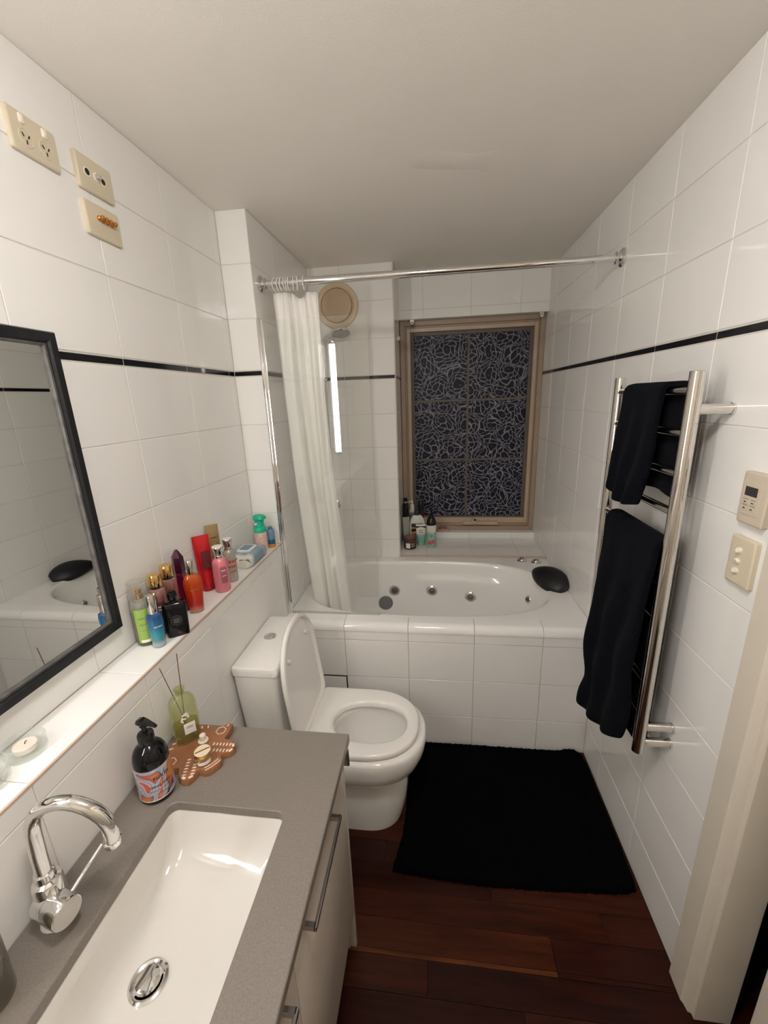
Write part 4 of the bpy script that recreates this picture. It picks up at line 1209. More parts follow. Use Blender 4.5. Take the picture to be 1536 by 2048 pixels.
obj('pump', LA([(0.0105, 0.136), (0.0105, 0.150), (0.0085, 0.151), (0.0085, 0.163), (0.006, 0.165)], n=22), m_gold, t, local=True)
obj('over_cap', LA([(0.0235, 0.130), (0.0245, 0.131), (0.0245, 0.186), (0.022, 0.188), (0.0215, 0.187), (0.0235, 0.185), (0.0235, 0.131)], n=32, cap0=False, cap1=False), m_clear, t, local=True)

# --- two rosy mists with gold caps
for (x, y, h_, dk, lb_) in ((-0.0760, 0.9830, 0.184, 0.8, 'rosy brown body mist with gold cap next to the green one'),
                            (-0.0790, 1.0420, 0.187, 1.0, 'rosy brown body mist with gold cap beside the plum bottle')):
    fa = face_ang(x, y)
    t = thing('body_mist', lb_, 'bottle', (x, y, ZL), group=GL)
    obj('bottle', LA([(0.019, 0.0003), (0.0225, 0.002), (0.023, 0.006), (0.023, h_ - 0.056), (0.021, h_ - 0.047), (0.014, h_ - 0.041)], n=30), gradz_mat('rosy_liquid', [(0, (.20 * dk, .055 * dk, .04 * dk)), (0.80, (.27 * dk, .085 * dk, .065 * dk)), (0.92, (.34, .17, .14))], 0, h_ - 0.04, trans=0.25), t, local=True)
    l_ = obj('label', lab(0.0232, 0.060, 0.105, fa, 0.55), M('dark_rose_label', (0.07, 0.028, 0.025), rough=0.4, var=0.2), t, local=True)
    obj('lettering', wrap_cyl(print_bm(0.016, 0.0050, 2), 0.0240, fa, 0.086), m_white, l_, local=True)
    obj('collar', LA([(0.0150, h_ - 0.042), (0.0155, h_ - 0.0415), (0.0155, h_ - 0.037), (0.014, h_ - 0.0365)], n=26), m_blackplastic, t, local=True)
    obj('cap', LA([(0.0185, h_ - 0.036), (0.0190, h_ - 0.035), (0.0190, h_ - 0.002), (0.0180, h_), (0.006, h_ + 0.0002)], n=30), m_gold, t, local=True)

# --- small blue perfume
x, y = -0.0440, 0.9150; fa = face_ang(x, y)
t = thing('perfume_bottle', 'small blue perfume bottle with a tall silver cap', 'perfume', (x, y, ZL), group=GL)
obj('bottle', LA([(0.0140, 0.0003), (0.0165, 0.002), (0.0170, 0.008), (0.0180, 0.030), (0.0205, 0.065), (0.0212, 0.085), (0.0195, 0.097), (0.0125, 0.102)], n=32),
    gradz_mat('blue_perfume', [(0, (.35, .40, .40)), (0.10, (.45, .52, .52)), (0.24, (.08, .30, .36)), (0.40, (.02, .36, .46)), (0.62, (.012, .17, .36)), (0.95, (.01, .08, .22))], 0, 0.10, trans=0.3), t, local=True)
obj('lettering', wrap_cyl(text_bm('ESCADA', 0.0058, 0.0002), 0.0207, fa + 0.25, 0.066), m_white, t, local=True)
obj('collar', LA([(0.0118, 0.101), (0.0118, 0.106), (0.0108, 0.1065)], n=26), m_chrome, t, local=True)
obj('cap', LA([(0.0128, 0.1065), (0.0132, 0.1075), (0.0132, 0.151), (0.0122, 0.1535), (0.004, 0.1540)], n=28), m_steel, t, local=True)

# --- black flask
x, y = -0.0230, 0.9720; fa = face_ang(x, y)
t = thing('perfume_flask', 'flat black glass perfume flask with a faceted round stopper', 'perfume', (x, y, ZL), rz=fa, group=GL)
bm = NB()
loft(bm, [superring(0, 0, 0.0125, 0.0285, 4, 0.0003), superring(0, 0, 0.0145, 0.0290, 4, 0.003), superring(0, 0, 0.0150, 0.0305, 4, 0.04), superring(0, 0, 0.0150, 0.0315, 4, 0.085), superring(0, 0, 0.0145, 0.0315, 4, 0.095), superring(0, 0, 0.0120, 0.030, 3, 0.102), superring(0, 0, 0.008, 0.012, 2.4, 0.105)])
fl_ = obj('flask', bm, m_blackgloss, t, local=True, smooth=40)
obj('medallion', AX((0.0145, 0, 0.052), (1, 0, 0), [(0.017, 0), (0.0165, 0.0012), (0.0145, 0.0016), (0.0140, 0.0008)], n=30), M('black_medallion', (0.015, 0.015, 0.017), rough=0.3), fl_, local=True)
obj('neck', LA([(0.0085, 0.104), (0.0085, 0.110), (0.0075, 0.111)], n=20), m_blackplastic, t, local=True)
obj('stopper', LA([(0.0085, 0.110), (0.0120, 0.115), (0.0132, 0.124), (0.0115, 0.134), (0.0065, 0.139), (0.001, 0.140)], n=10), m_blackgloss, t, local=True, smooth=10)
bm = print_bm(0.018, 0.0040, 2); place(bm, Matrix(((0, 0, 1, 0.0162), (1, 0, 0, 0), (0, 1, 0, 0.052), (0, 0, 0, 1)))); obj('lettering', bm, m_inkgrey, fl_, local=True)

# --- plum faceted bottle
x, y = -0.0890, 1.1150; fa = face_ang(x, y)
t = thing('perfume_bottle', 'tall magenta bottle with a pointed plum facetted cap', 'perfume', (x, y, ZL), rz=fa + 0.25, group=GL)
hexr = lambda r, z, k=6: [(r * math.cos(2 * PI * i / k), r * 0.8 * math.sin(2 * PI * i / k), z) for i in range(k)]
bm = NB(); loft(bm, [hexr(0.018, 0.0003), hexr(0.0205, 0.003), hexr(0.0215, 0.05), hexr(0.0225, 0.128), hexr(0.019, 0.133)])
obj('bottle', bm, gradz_mat('magenta_glass', [(0, (.20, .008, .015)), (0.5, (.20, .005, .035)), (1, (.15, .004, .04))], 0, 0.13, trans=0.2), t, local=True, smooth=0)
bm = NB(); rg = [hexr(0.0215, 0.1335), hexr(0.0230, 0.140), hexr(0.0210, 0.184)]
loft(bm, rg + [[(p_[0] * 0.25, p_[1] * 0.25, 0.207) for p_ in hexr(0.0210, 0)]])
obj('cap', bm, M('plum_plastic', (0.045, 0.005, 0.020), rough=0.16, coat=0.2), t, local=True, smooth=0)

# --- orange perfume
x, y = -0.0430, 1.1020; fa = face_ang(x, y)
t = thing('perfume_bottle', 'curvy orange-red perfume bottle with a slim silver cap', 'perfume', (x, y, ZL), rz=fa, group=GL)
bm = NB()
loft(bm, [superring(0, 0, 0.011, 0.0170, 2.4, 0.0003), superring(0, 0, 0.013, 0.0205, 2.4, 0.003), superring(0, 0, 0.0135, 0.0215, 2.4, 0.015), superring(0, 0, 0.0145, 0.0240, 2.4, 0.045), superring(0, 0, 0.0155, 0.0275, 2.4, 0.085), superring(0, 0, 0.0155, 0.0280, 2.4, 0.10),
          superring(0, 0, 0.0150, 0.0262, 2.4, 0.115), superring(0, 0, 0.0120, 0.0195, 2.4, 0.127), superring(0, 0, 0.0090, 0.0110, 2.2, 0.133)])
ob_ = obj('bottle', bm, gradz_mat('orange_perfume', [(0, (.55, .26, .20)), (0.10, (.50, .16, .10)), (0.22, (.48, .016, .004)), (0.6, (.55, .030, .004)), (0.93, (.50, .085, .008))], 0, 0.13, trans=0.25), t, local=True, smooth=60)
bm = text_bm('ESCADA', 0.0075, 0.0002); place(bm, Matrix(((0, 0, 1, 0.0158), (1, 0, 0, 0.002), (0, 1, 0, 0.082), (0, 0, 0, 1)))); obj('lettering', bm, m_gold, ob_, local=True)
obj('collar', LA([(0.0100, 0.132), (0.0105, 0.133), (0.0105, 0.1385), (0.0095, 0.139)], n=24), m_gold, t, local=True)
obj('cap', LA([(0.0105, 0.139), (0.0108, 0.140), (0.0108, 0.176), (0.0098, 0.178), (0.003, 0.1785)], n=26), m_steel, t, local=True)

# --- two squeeze tubes standing on their caps
def squeeze(name, label, x, y, wb_, wt_, h_, mat, capmat, rz, lean, marks, grp=GL, cap_h=0.030, z=ZL):
    t = thing(name, label, 'tube', (x, y, z), group=grp, rot=(0, lean, rz))
    bm = NB(); rg = []
    for k in range(13):
        f = k / 12
        hx = (wb_ * 0.42) * (1 - f) ** 0.8 + 0.0012; hy = wb_ / 2 + (wt_ - wb_) / 2 * f
        rg.append(superring(0, 0, hx, hy, 2.2, cap_h + 0.0005 + f * (h_ - cap_h - 0.0005)))
    loft(bm, rg); bd = obj('tube_body', bm, mat, t, local=True, smooth=60)
    c_ = obj('cap', LA([(wb_ * 0.40, 0.0005), (wb_ * 0.44, 0.002), (wb_ * 0.445, cap_h - 0.001), (wb_ * 0.43, cap_h)], n=28), capmat, t, local=True)
    for (s_, sz, zz, mm) in marks:
        bmt = print_bm(s_, sz, seed=int(zz * 1000)); f = (zz - cap_h) / (h_ - cap_h); off = (wb_ * 0.42) * (1 - f) ** 0.8 + 0.0018
        place(bmt, Matrix(((0, 0, 1, off), (1, 0, 0, 0), (0, 1, 0, zz), (0, 0, 0, 1)))); obj('lettering', bmt, mm, bd, local=True)
    return t, bd
m_redtube = M('red_tube_plastic', (0.46, 0.008, 0.014), rough=0.22, var=0.08)
fa = face_ang(-0.09, 1.25)
t, bd = squeeze('lotion_tube', 'bright red squeeze tube with crimped top standing on its cap', -0.0930, 1.2600, 0.050, 0.056, 0.203, m_redtube, M('red_cap', (0.42, 0.008, 0.018), rough=0.2), fa + 0.2, -0.03,
                [(0.030, 0.0040, 0.108, m_ink)])
obj('dark_panel', place(BX(-0.0005, 0.0005, -0.014, 0.016, -0.032, 0.032), Matrix.Translation((0.0185, 0.004, 0.115)) @ Matrix.Rotation(-0.10, 4, 'Y')), M('maroon_panel', (0.11, 0.012, 0.016), rough=0.4), bd, local=True)
squeeze('lotion_tube', 'gold-brown squeeze tube standing behind the red one', -0.0940, 1.3380, 0.044, 0.048, 0.218, M('bronze_tube', (0.30, 0.20, 0.09), rough=0.35, var=0.15), M('bronze_cap', (0.24, 0.15, 0.07), rough=0.4), fa + 0.25, -0.02,
        [(0.026, 0.0040, 0.17, m_ink)])

# --- pink and clear lotion bottles with chrome caps
def lotion(label, x, y, r, h_, mat, txt, tm, panel=None):
    fa = face_ang(x, y)
    t = thing('lotion_bottle', label, 'bottle', (x, y, ZL), group=GL)
    b_ = obj('bottle', LA([(r * 0.86, 0.0003), (r * 0.97, 0.003), (r, 0.008), (r * 0.98, h_ * 0.55), (r * 0.94, h_ * 0.66), (r * 0.80, h_ * 0.72), (r * 0.55, h_ * 0.755), (r * 0.5, h_ * 0.77)], n=32), mat, t, local=True, smooth=50)
    if panel:
        pl = obj('label', lab(r * 0.99 + 0.0003, h_ * 0.22, h_ * 0.58, fa + 0.35, 0.42), panel, b_, local=True)
    for k, (s_, sz) in enumerate(txt):
        obj('lettering', wrap_cyl(print_bm(s_, sz, seed=k + 5), r * 1.0 + 0.0012, fa + 0.35, h_ * (0.5 - 0.12 * k)), tm, b_, local=True)
    obj('neck_ring', LA([(r * 0.52, h_ * 0.755), (r * 0.60, h_ * 0.765), (r * 0.60, h_ * 0.795), (r * 0.5, h_ * 0.80)], n=26), m_chrome, t, local=True)
    obj('cap_top', LA([(r * 0.70, h_ * 1.0), (r * 0.68, h_ * 1.006), (r * 0.1, h_ * 1.008)], n=28), m_cap_white, t, local=True)
    obj('cap', LA([(r * 0.50, h_ * 0.80), (r * 0.58, h_ * 0.83), (r * 0.74, h_ * 0.965), (r * 0.75, h_ * 0.985), (r * 0.70, h_), (r * 0.1, h_ * 1.001)], n=30), m_chrome, t, local=True)
lotion('pink shimmer lotion bottle with a chrome cap', -0.0345, 1.2560, 0.0265, 0.166, M('pink_shimmer', (0.66, 0.19, 0.23), rough=0.25, var=0.18, scale=300, coat=0.4), ((0.016, 0.0050), (0.014, 0.0035)), m_white, M('mauve_label', (0.33, 0.10, 0.13), rough=0.4, var=0.2))
lotion('clear lotion bottle printed with red lettering beside the pink one', -0.0400, 1.3360, 0.0230, 0.166, M('milky_clear', (0.62, 0.56, 0.49), rough=0.08, trans=0.5, coat=0.4), ((0.030, 0.0120), (0.034, 0.0110), (0.026, 0.0080)), M('red_ink', (0.52, 0.05, 0.05), rough=0.4))

# --- pack of wipes
t = thing('wipes_pack', 'pale blue soft pack of wet wipes with a white flip lid', 'wipes', (-0.0600, 1.5270, ZL), rz=0.0, group=GL)
bm = NB()
prof_ = [(-1.0, 0.022, 0.5), (-0.97, 0.03, 0.72), (-0.80, 0.046, 0.96), (-0.5, 0.054, 1.0), (0, 0.056, 1.0), (0.5, 0.054, 1.0), (0.82, 0.046, 0.96), (0.97, 0.03, 0.72), (1.0, 0.022, 0.5)]
rg = []
for f, hh, ww in prof_:
    ring = []
    for k in range(24):
        a = 2 * PI * k / 24
        c_, s_ = math.cos(a), math.sin(a)
        ex = 0.5
        ring.append((0.050 * ww * math.copysign(abs(c_) ** ex, c_), f * 0.089, hh / 2 + 0.0006 + hh / 2 * math.copysign(abs(s_) ** ex, s_)))
    rg.append(ring)
loft(bm, rg)
m_pack, nt, b = nodes_of('wipes_wrap')
tc = nt.nodes.new('ShaderNodeTexCoord'); sp_ = nt.nodes.new('ShaderNodeSeparateXYZ'); nt.links.new(tc.outputs['Object'], sp_.inputs[0])
nz = nt.nodes.new('ShaderNodeTexNoise'); nz.inputs['Scale'].default_value = 28; nt.links.new(tc.outputs['Object'], nz.inputs['Vector'])
ad = nt.nodes.new('ShaderNodeMath'); ad.operation = 'MULTIPLY_ADD'; ad.inputs[1].default_value = 0.05; nt.links.new(nz.outputs['Fac'], ad.inputs[0]); nt.links.new(sp_.outputs['Y'], ad.inputs[2])
mr = nt.nodes.new('ShaderNodeMapRange'); mr.inputs['From Min'].default_value = -0.06; mr.inputs['From Max'].default_value = 0.11; nt.links.new(ad.outputs[0], mr.inputs['Value'])
cr = nt.nodes.new('ShaderNodeValToRGB'); el = cr.color_ramp.elements
el[0].position = 0.10; el[0].color = (0.70, 0.67, 0.60, 1); el[1].position = 0.22; el[1].color = (0.24, 0.36, 0.45, 1)
e = el.new(0.6); e.color = (0.20, 0.31, 0.41, 1); e = el.new(0.9); e.color = (0.42, 0.50, 0.54, 1)
nt.links.new(mr.outputs[0], cr.inputs[0]); nt.links.new(cr.outputs[0], b.inputs['Base Color']); b.inputs['Roughness'].default_value = 0.25
pk = obj('pack', bm, m_pack, t, local=True, smooth=60)
bm = NB(); loft(bm, [rrect(-0.004, -0.004, 0.030, 0.042, 0.014, 0.0545), rrect(-0.004, -0.004, 0.030, 0.042, 0.014, 0.0600), rrect(-0.004, -0.004, 0.027, 0.039, 0.012, 0.0615)])
lidw = obj('flip_lid', bm, m_cap_white, t, local=True, smooth=40)
bm = NB(); loft(bm, [rrect(-0.004, -0.004, 0.020, 0.030, 0.008, 0.0610), rrect(-0.004, -0.004, 0.020, 0.030, 0.008, 0.0622)]); obj('lid_print', bm, M('blue_print', (0.16, 0.27, 0.36), rough=0.3), lidw, local=True)
bm = text_bm('CUR', 0.026, 0.0003); place(bm, Matrix(((0.94, 0, 0.2, 0.020), (0.0, -0.25, -0.97, -0.0815), (0.08, 0.97, -0.25, 0.030), (0, 0, 0, 1)))); obj('lettering', bm, m_ink, pk, local=True)
bm = text_bm('CUR', 0.022, 0.0003); place(bm, Matrix(((1, 0, 0, -0.030), (0, 0.12, -0.99, -0.0800), (0, 0.99, 0.12, 0.038), (0, 0, 0, 1)))); obj('lettering', bm, m_ink, pk, local=True)

# --- teal spray, blue bottle behind it
x, y = -0.0560, 1.6540; fa = face_ang(x, y)
t = thing('air_freshener', 'air freshener with teal spray top and pale pink label', 'spray', (x, y, ZL), group=GL)
obj('can', LA([(0.0245, 0.0003), (0.0262, 0.002), (0.0262, 0.090), (0.024, 0.094)], n=32), m_white, t, local=True)
m_teal = M('teal_plastic', (0.015, 0.42, 0.26), rough=0.3, var=0.06)
obj('wrap', lab(0.0264, 0.004, 0.088, fa, 1.7, n=24), ramp_mat('pink_floral', [(0, (.70, .44, .40)), (0.50, (.70, .55, .50)), (0.60, (.62, .62, .55)), (0.68, (.45, .22, .24)), (0.71, (.70, .50, .46))], scale=60, rough=0.35), t, local=True)
sb_ = obj('shoulder', LA([(0.0268, 0.088), (0.0285, 0.090), (0.0285, 0.106), (0.024, 0.113), (0.0200, 0.115)], n=32), m_teal, t, local=True)
obj('spray_neck', LA([(0.0205, 0.113), (0.0200, 0.120), (0.0205, 0.142), (0.022, 0.148)], n=28), m_teal, t, local=True)
bm = NB(); loft(bm, [superring(0.002, 0, 0.026, 0.022, 2.3, 0.146), superring(0.003, 0, 0.0295, 0.0245, 2.3, 0.149), superring(0.002, 0, 0.0280, 0.0235, 2.3, 0.160), superring(0.000, 0, 0.018, 0.016, 2.3, 0.166)])
place(bm, Matrix.Rotation(fa + 0.9, 4, 'Z')); obj('spray_top', bm, m_teal, t, local=True, smooth=50)
obj('nozzle', AX((0.020 * math.cos(fa - 0.75), 0.020 * math.sin(fa - 0.75), 0.128), (math.cos(fa - 0.75), math.sin(fa - 0.75), 0), [(0.0055, 0), (0.005, 0.004), (0.002, 0.005)], n=14), m_white, t, local=True)
x, y = -0.0290, 1.6990
t = thing('lotion_bottle', 'slim blue bottle with amber foot behind the air freshener', 'bottle', (x, y, ZL), group=GL)
obj('foot', LA([(0.0165, 0.0003), (0.0180, 0.001), (0.0182, 0.016), (0.0180, 0.0165)], n=26), M('amber_plastic', (0.50, 0.25, 0.05), rough=0.25), t, local=True)
obj('bottle', LA([(0.0180, 0.0168), (0.0182, 0.018), (0.0182, 0.078), (0.015, 0.084), (0.010, 0.086)], n=26), gradz_mat('blue_bottle', [(0.0, (.01, .12, .19)), (0.25, (.012, .14, .22)), (0.30, (.12, .24, .36)), (1, (.16, .28, .38))], 0.0168, 0.095, trans=0.0), t, local=True)
obj('cap', LA([(0.010, 0.086), (0.0105, 0.087), (0.0105, 0.096), (0.009, 0.097)], n=22), M('blue_cap', (0.10, 0.22, 0.34), rough=0.3), t, local=True)

# ================================================================== ON THE WORKTOP
# --- soap dispenser
x, y = 0.0705, 0.6790; fa = face_ang(x, y)
t = thing('soap_dispenser', 'black hand wash pump bottle with a colourful wrap label', 'soap dispenser', (x, y, ZV))
rS = 0.0372
obj('bottle', LA([(rS * 0.90, 0.0004), (rS * 0.985, 0.003), (rS, 0.008), (rS, 0.098), (rS * 0.985, 0.108), (rS * 0.93, 0.119), (rS * 0.82, 0.129), (rS * 0.64, 0.137), (rS * 0.46, 0.1415), (rS * 0.42, 0.143)], n=48), m_blackgloss, t, local=True, smooth=50)
m_art = ramp_mat('abstract_paint_print', [(0, (.52, .20, .04)), (0.34, (.50, .11, .08)), (0.40, (.05, .02, .06)), (0.415, (.30, .37, .44)), (0.47, (.58, .40, .42)), (0.51, (.24, .32, .40)), (0.565, (.55, .40, .45)), (0.61, (.48, .10, .08)), (0.65, (.58, .28, .12)), (0.70, (.52, .36, .36))], scale=19, rough=0.35, detail=0.0, distort=1.0)
lb1 = obj('label', lab(rS + 0.0002, 0.012, 0.0955, fa, 2.3, n=40), m_art, t, local=True)
obj('label_edge', lab(rS + 0.0005, 0.0115, 0.0135, fa, 2.3, n=40, t=0.0004), m_white, lb1, local=True)
obj('lettering', wrap_cyl(text_bm('sukin', 0.0175, 0.0002), rS + 0.0012, fa + 0.30, 0.073), m_ink, lb1, local=True)
obj('lettering', wrap_cyl(text_bm('HAND WASH', 0.0078, 0.0002), rS + 0.0012, fa + 0.22, 0.050), m_ink, lb1, local=True)
obj('lettering', wrap_cyl(print_bm(0.030, 0.0026), rS + 0.0012, fa + 0.25, 0.0285), m_inkgrey, lb1, local=True)
obj('label_rule', lab(rS + 0.0004, 0.0385, 0.0392, fa + 0.25, 0.75, t=0.0007), m_ink, lb1, local=True)
obj('collar', LA([(0.0165, 0.143), (0.0172, 0.1435), (0.0172, 0.166), (0.0155, 0.169), (0.008, 0.1705)], n=30), m_blackplastic, t, local=True)
ph = fa + 0.62
ca, sa = math.cos(ph), math.sin(ph)
st = obj('pump_stem', LA([(0.0055, 0.170), (0.0055, 0.186), (0.0085, 0.188), (0.0085, 0.196)], n=18), m_blackplastic, t, local=True)
bm = NB(); rg = []
for f, hw, z0, z1 in ((-0.016, 0.004, 0.196, 0.200), (-0.012, 0.0095, 0.193, 0.203), (-0.002, 0.0115, 0.192, 0.2055), (0.010, 0.0095, 0.1935, 0.2055), (0.022, 0.0065, 0.195, 0.2035), (0.034, 0.0050, 0.1945, 0.2005), (0.038, 0.0042, 0.1935, 0.1985)):
    rg.append([(f * ca - q * hw * sa, f * sa + q * hw * ca, z) for q, z in ((-1, z0 + (z1 - z0) * .4), (-0.7, z0), (0.7, z0), (1, z0 + (z1 - z0) * .4), (0.6, z1), (-0.6, z1))])
loft(bm, rg); obj('pump_head', bm, m_blackplastic, st, local=True, smooth=50)

# --- carved tray with pale inlay
TCx, TCy = 0.1040, 0.7930
AXA = math.atan2(-0.052, 0.0725)
tr = thing('wooden_tray', 'lotus-shaped carved wooden tray with white inlay', 'tray', (TCx, TCy, ZV), rz=AXA)
half = [(0, .094), (8, .0935), (15, .089), (21, .079), (24, .080), (30, .093), (36, .100), (44, .098), (52, .090), (58, .078), (62, .069), (66, .068), (74, .076), (84, .090), (92, .100), (96, .098), (104, .080), (112, .068), (118, .064), (126, .070), (138, .078), (150, .077), (160, .074), (170, .077), (180, .080)]
poly = [(r * math.cos(math.radians(a)), r * math.sin(math.radians(a))) for a, r in half] + [(r * math.cos(math.radians(-a)), r * math.sin(math.radians(-a))) for a, r in half[-2:0:-1]]
m_tray = M('terracotta_wood', (0.27, 0.115, 0.052), rough=0.42, var=0.25, scale=40, bump=0.2, bscale=120)
bm = NB(); prism(bm, poly, 0.0004, 0.018, 0.03); obj('board', bm, m_tray, tr, local=True, smooth=40)
m_inlay = M('bone_inlay', (0.75, 0.62, 0.50), rough=0.4, var=0.1)
inl = {}
def inlay(xx, yy, ang, a, b):
    k_ = (round(a, 4), round(b, 4))
    if k_ not in inl: inl[k_] = finish(BX(-a / 2, a / 2, -b / 2, b / 2, -0.0006, 0.0006), m_inlay, 0)
    o = bpy.data.objects.new('inlay', inl[k_]); COL.objects.link(o); o.parent = tr
    o.location = (xx, yy, 0.0183); o.rotation_euler = (0, 0, ang)
for s in (-1, 1):
    a0 = math.radians(38 * s)
    for k in range(6):
        for q in (-1, 1):
            rr = 0.040 + k * 0.0088
            xx = rr * math.cos(a0) - q * s * 0.0095 * math.sin(a0) * s; yy = rr * math.sin(a0) + q * 0.0095 * math.cos(a0)
            inlay(xx, yy, a0, 0.0036, 0.0085)
    for q in (-1, 1):
        inlay(0.0925 * math.cos(a0) - q * 0.008 * math.sin(a0), 0.0925 * math.sin(a0) + q * 0.008 * math.cos(a0), a0 + q * 0.5, 0.006, 0.010)
    hx_, hy_ = 0.066 * math.cos(math.radians(93 * s)), 0.066 * math.sin(math.radians(93 * s))
    for k in range(6):
        a1 = math.radians(60 * k + 30)
        inlay(hx_ + 0.0115 * math.cos(a1), hy_ + 0.0115 * math.sin(a1), a1, 0.0018, 0.0135)
    inlay(0.088 * math.cos(math.radians(94 * s)), 0.088 * math.sin(math.radians(94 * s)), math.radians(94 * s + 20), 0.0075, 0.0035)
    for k in range(3):
        a1 = math.radians((132 + 14 * k) * s); inlay(0.066 * math.cos(a1), 0.066 * math.sin(a1), a1 + 0.4, 0.0095, 0.0035)
for r_, zz in ((0.078, 0), (0.086, 0)):
    for k in range(-2, 3):
        a1 = k * 0.09; inlay(0.006 + r_ * math.cos(a1) * 0.96, r_ * math.sin(a1), a1, 0.0022, 0.0085)
ZT = ZV + 0.0181
# --- diffuser
x, y = 0.0625, 0.8190; fa = face_ang(x, y)
t = thing('reed_diffuser', 'green glass reed diffuser with two thin reeds', 'diffuser', (x, y, ZT), rz=fa + 0.10)
a_, b_ = 0.0235, 0.0320
bm = NB()
loft(bm, [superring(0, 0, a_ * 0.9, b_ * 0.92, 3, 0.0004, n=40), superring(0, 0, a_, b_, 3, 0.003, n=40), superring(0, 0, a_ * 1.02, b_ * 1.02, 3, 0.06, n=40), superring(0, 0, a_ * 1.02, b_ * 1.02, 3, 0.108, n=40), superring(0, 0, a_ * 0.97, b_ * 0.95, 2.8, 0.120, n=40),
          superring(0, 0, a_ * 0.80, b_ * 0.74, 2.5, 0.131, n=40), superring(0, 0, 0.0125, 0.0135, 2.1, 0.137, n=40), superring(0, 0, 0.0115, 0.0115, 2, 0.141, n=40), superring(0, 0, 0.0115, 0.0115, 2, 0.148, n=40),
          superring(0, 0, 0.0142, 0.0142, 2, 0.150, n=40), superring(0, 0, 0.0142, 0.0142, 2, 0.155, n=40), superring(0, 0, 0.0105, 0.0105, 2, 0.1565, n=40), superring(0, 0, 0.0098, 0.0098, 2, 0.140, n=40)], cap1=False)
gb = obj('glass', bm, glassM('green_glass', (0.86, 0.88, 0.68), haze=0.14, hazecol=(.46, .48, .26)), t, local=True, smooth=60)
bm = NB(); loft(bm, [superring(0, 0, a_ * 0.84, b_ * 0.86, 3, 0.004, n=32), superring(0, 0, a_ * 0.94, b_ * 0.95, 3, 0.008, n=32), superring(0, 0, a_ * 0.94, b_ * 0.95, 3, 0.048, n=32)])
obj('oil', bm, glassM('amber_green_oil', (0.82, 0.76, 0.36), ior=1.2, haze=0.12, hazecol=(.46, .40, .10)), t, local=True, smooth=40)
lb1 = obj('label', BX(a_ * 1.025 + 0.0002, a_ * 1.025 + 0.0010, -0.008, 0.0190, 0.030, 0.062, 0.0003, 1), m_white, gb, local=True)
bm = print_bm(0.018, 0.0022, 2); place(bm, Matrix(((0, 0, 1, a_ * 1.025 + 0.0012), (1, 0, 0, 0.0055), (0, 1, 0, 0.050), (0, 0, 0, 1)))); obj('lettering', bm, m_inkgrey, lb1, local=True)
for k in range(7):
    a1 = k * 0.9
    obj('leaf_print', place(BX(-0.0003, 0.0003, -0.0022, 0.0022, -0.0045, 0.0045, 0.0002, 1), Matrix.Translation((a_ * 1.028, -0.002 + 0.008 * math.cos(a1), 0.082 + 0.010 * math.sin(a1 * 1.3))) @ Matrix.Rotation(a1, 4, 'X')), m_white, gb, local=True)
m_reed = M('reed_brown', (0.13, 0.065, 0.035), rough=0.7, var=0.3)
inv = Matrix.Rotation(-(fa + 0.10), 4, 'Z')
for (qx, qy, qz, bx_, by_) in ((-0.037, -0.006, 0.217, 0.012, 0.0), (0.018, -0.006, 0.262, -0.006, 0.004)):
    p1 = inv @ Vector((qx, qy, qz)); p0 = inv @ Vector((bx_, by_, 0.010))
    obj('reed', TU([tuple(p0), tuple(p1)], 0.0011, n=7), m_reed, t, local=True)
# --- little jar with gold lid, ivory stopper
t = thing('cream_jar', 'tiny glass cream jar with a shiny gold lid on the tray', 'jar', (0.1445, 0.7540, ZT))
obj('glass_base', LA([(0.0165, 0.0004), (0.0190, 0.002), (0.0195, 0.013), (0.018, 0.0145)], n=30), M('frosted_jar', (0.66, 0.60, 0.48), rough=0.12, trans=0.3), t, local=True)
obj('label', lab(0.0197, 0.003, 0.012, face_ang(0.1445, 0.754), 0.8), m_white, t, local=True)
jl = obj('lid', LA([(0.0198, 0.0126), (0.0208, 0.0135), (0.0208, 0.0285), (0.0200, 0.0300)], n=36), m_gold, t, local=True)
obj('lid_top', LA([(0.0194, 0.0299), (0.0188, 0.0306), (0.001, 0.0307)], n=30), M('cream_lid_top', (0.72, 0.60, 0.44), rough=0.25), jl, local=True)
obj('lid_band', place(BX(-0.0172, 0.0172, -0.0018, 0.0018, 0.0303, 0.0311), Matrix.Rotation(0.72, 4, 'Z')), m_gold, jl, local=True)
t = thing('ivory_stopper', 'small ivory bottle stopper on the tray beside the jar', 'stopper', (0.1090, 0.8120, ZT))
obj('flange', LA([(0.0125, 0.0004), (0.0132, 0.0012), (0.0125, 0.0030), (0.009, 0.0036)], n=28), m_ivory, t, local=True)
obj('knob', LA([(0.0085, 0.0035), (0.0078, 0.008), (0.0082, 0.014), (0.0078, 0.019), (0.005, 0.0215), (0.001, 0.022)], n=26), m_ivory, t, local=True)
# --- tumbler at the near edge
t = thing('glass_tumbler', 'smoky glass tumbler at the near end of the worktop by the wall', 'tumbler', (0.0360, 0.3250, ZV))
obj('glass', LA([(0.028, 0.0004), (0.0325, 0.002), (0.0330, 0.006), (0.0345, 0.105), (0.0340, 0.106), (0.0325, 0.105), (0.0310, 0.010), (0.010, 0.0085)], n=40), m_smoke, t, local=True, smooth=40)

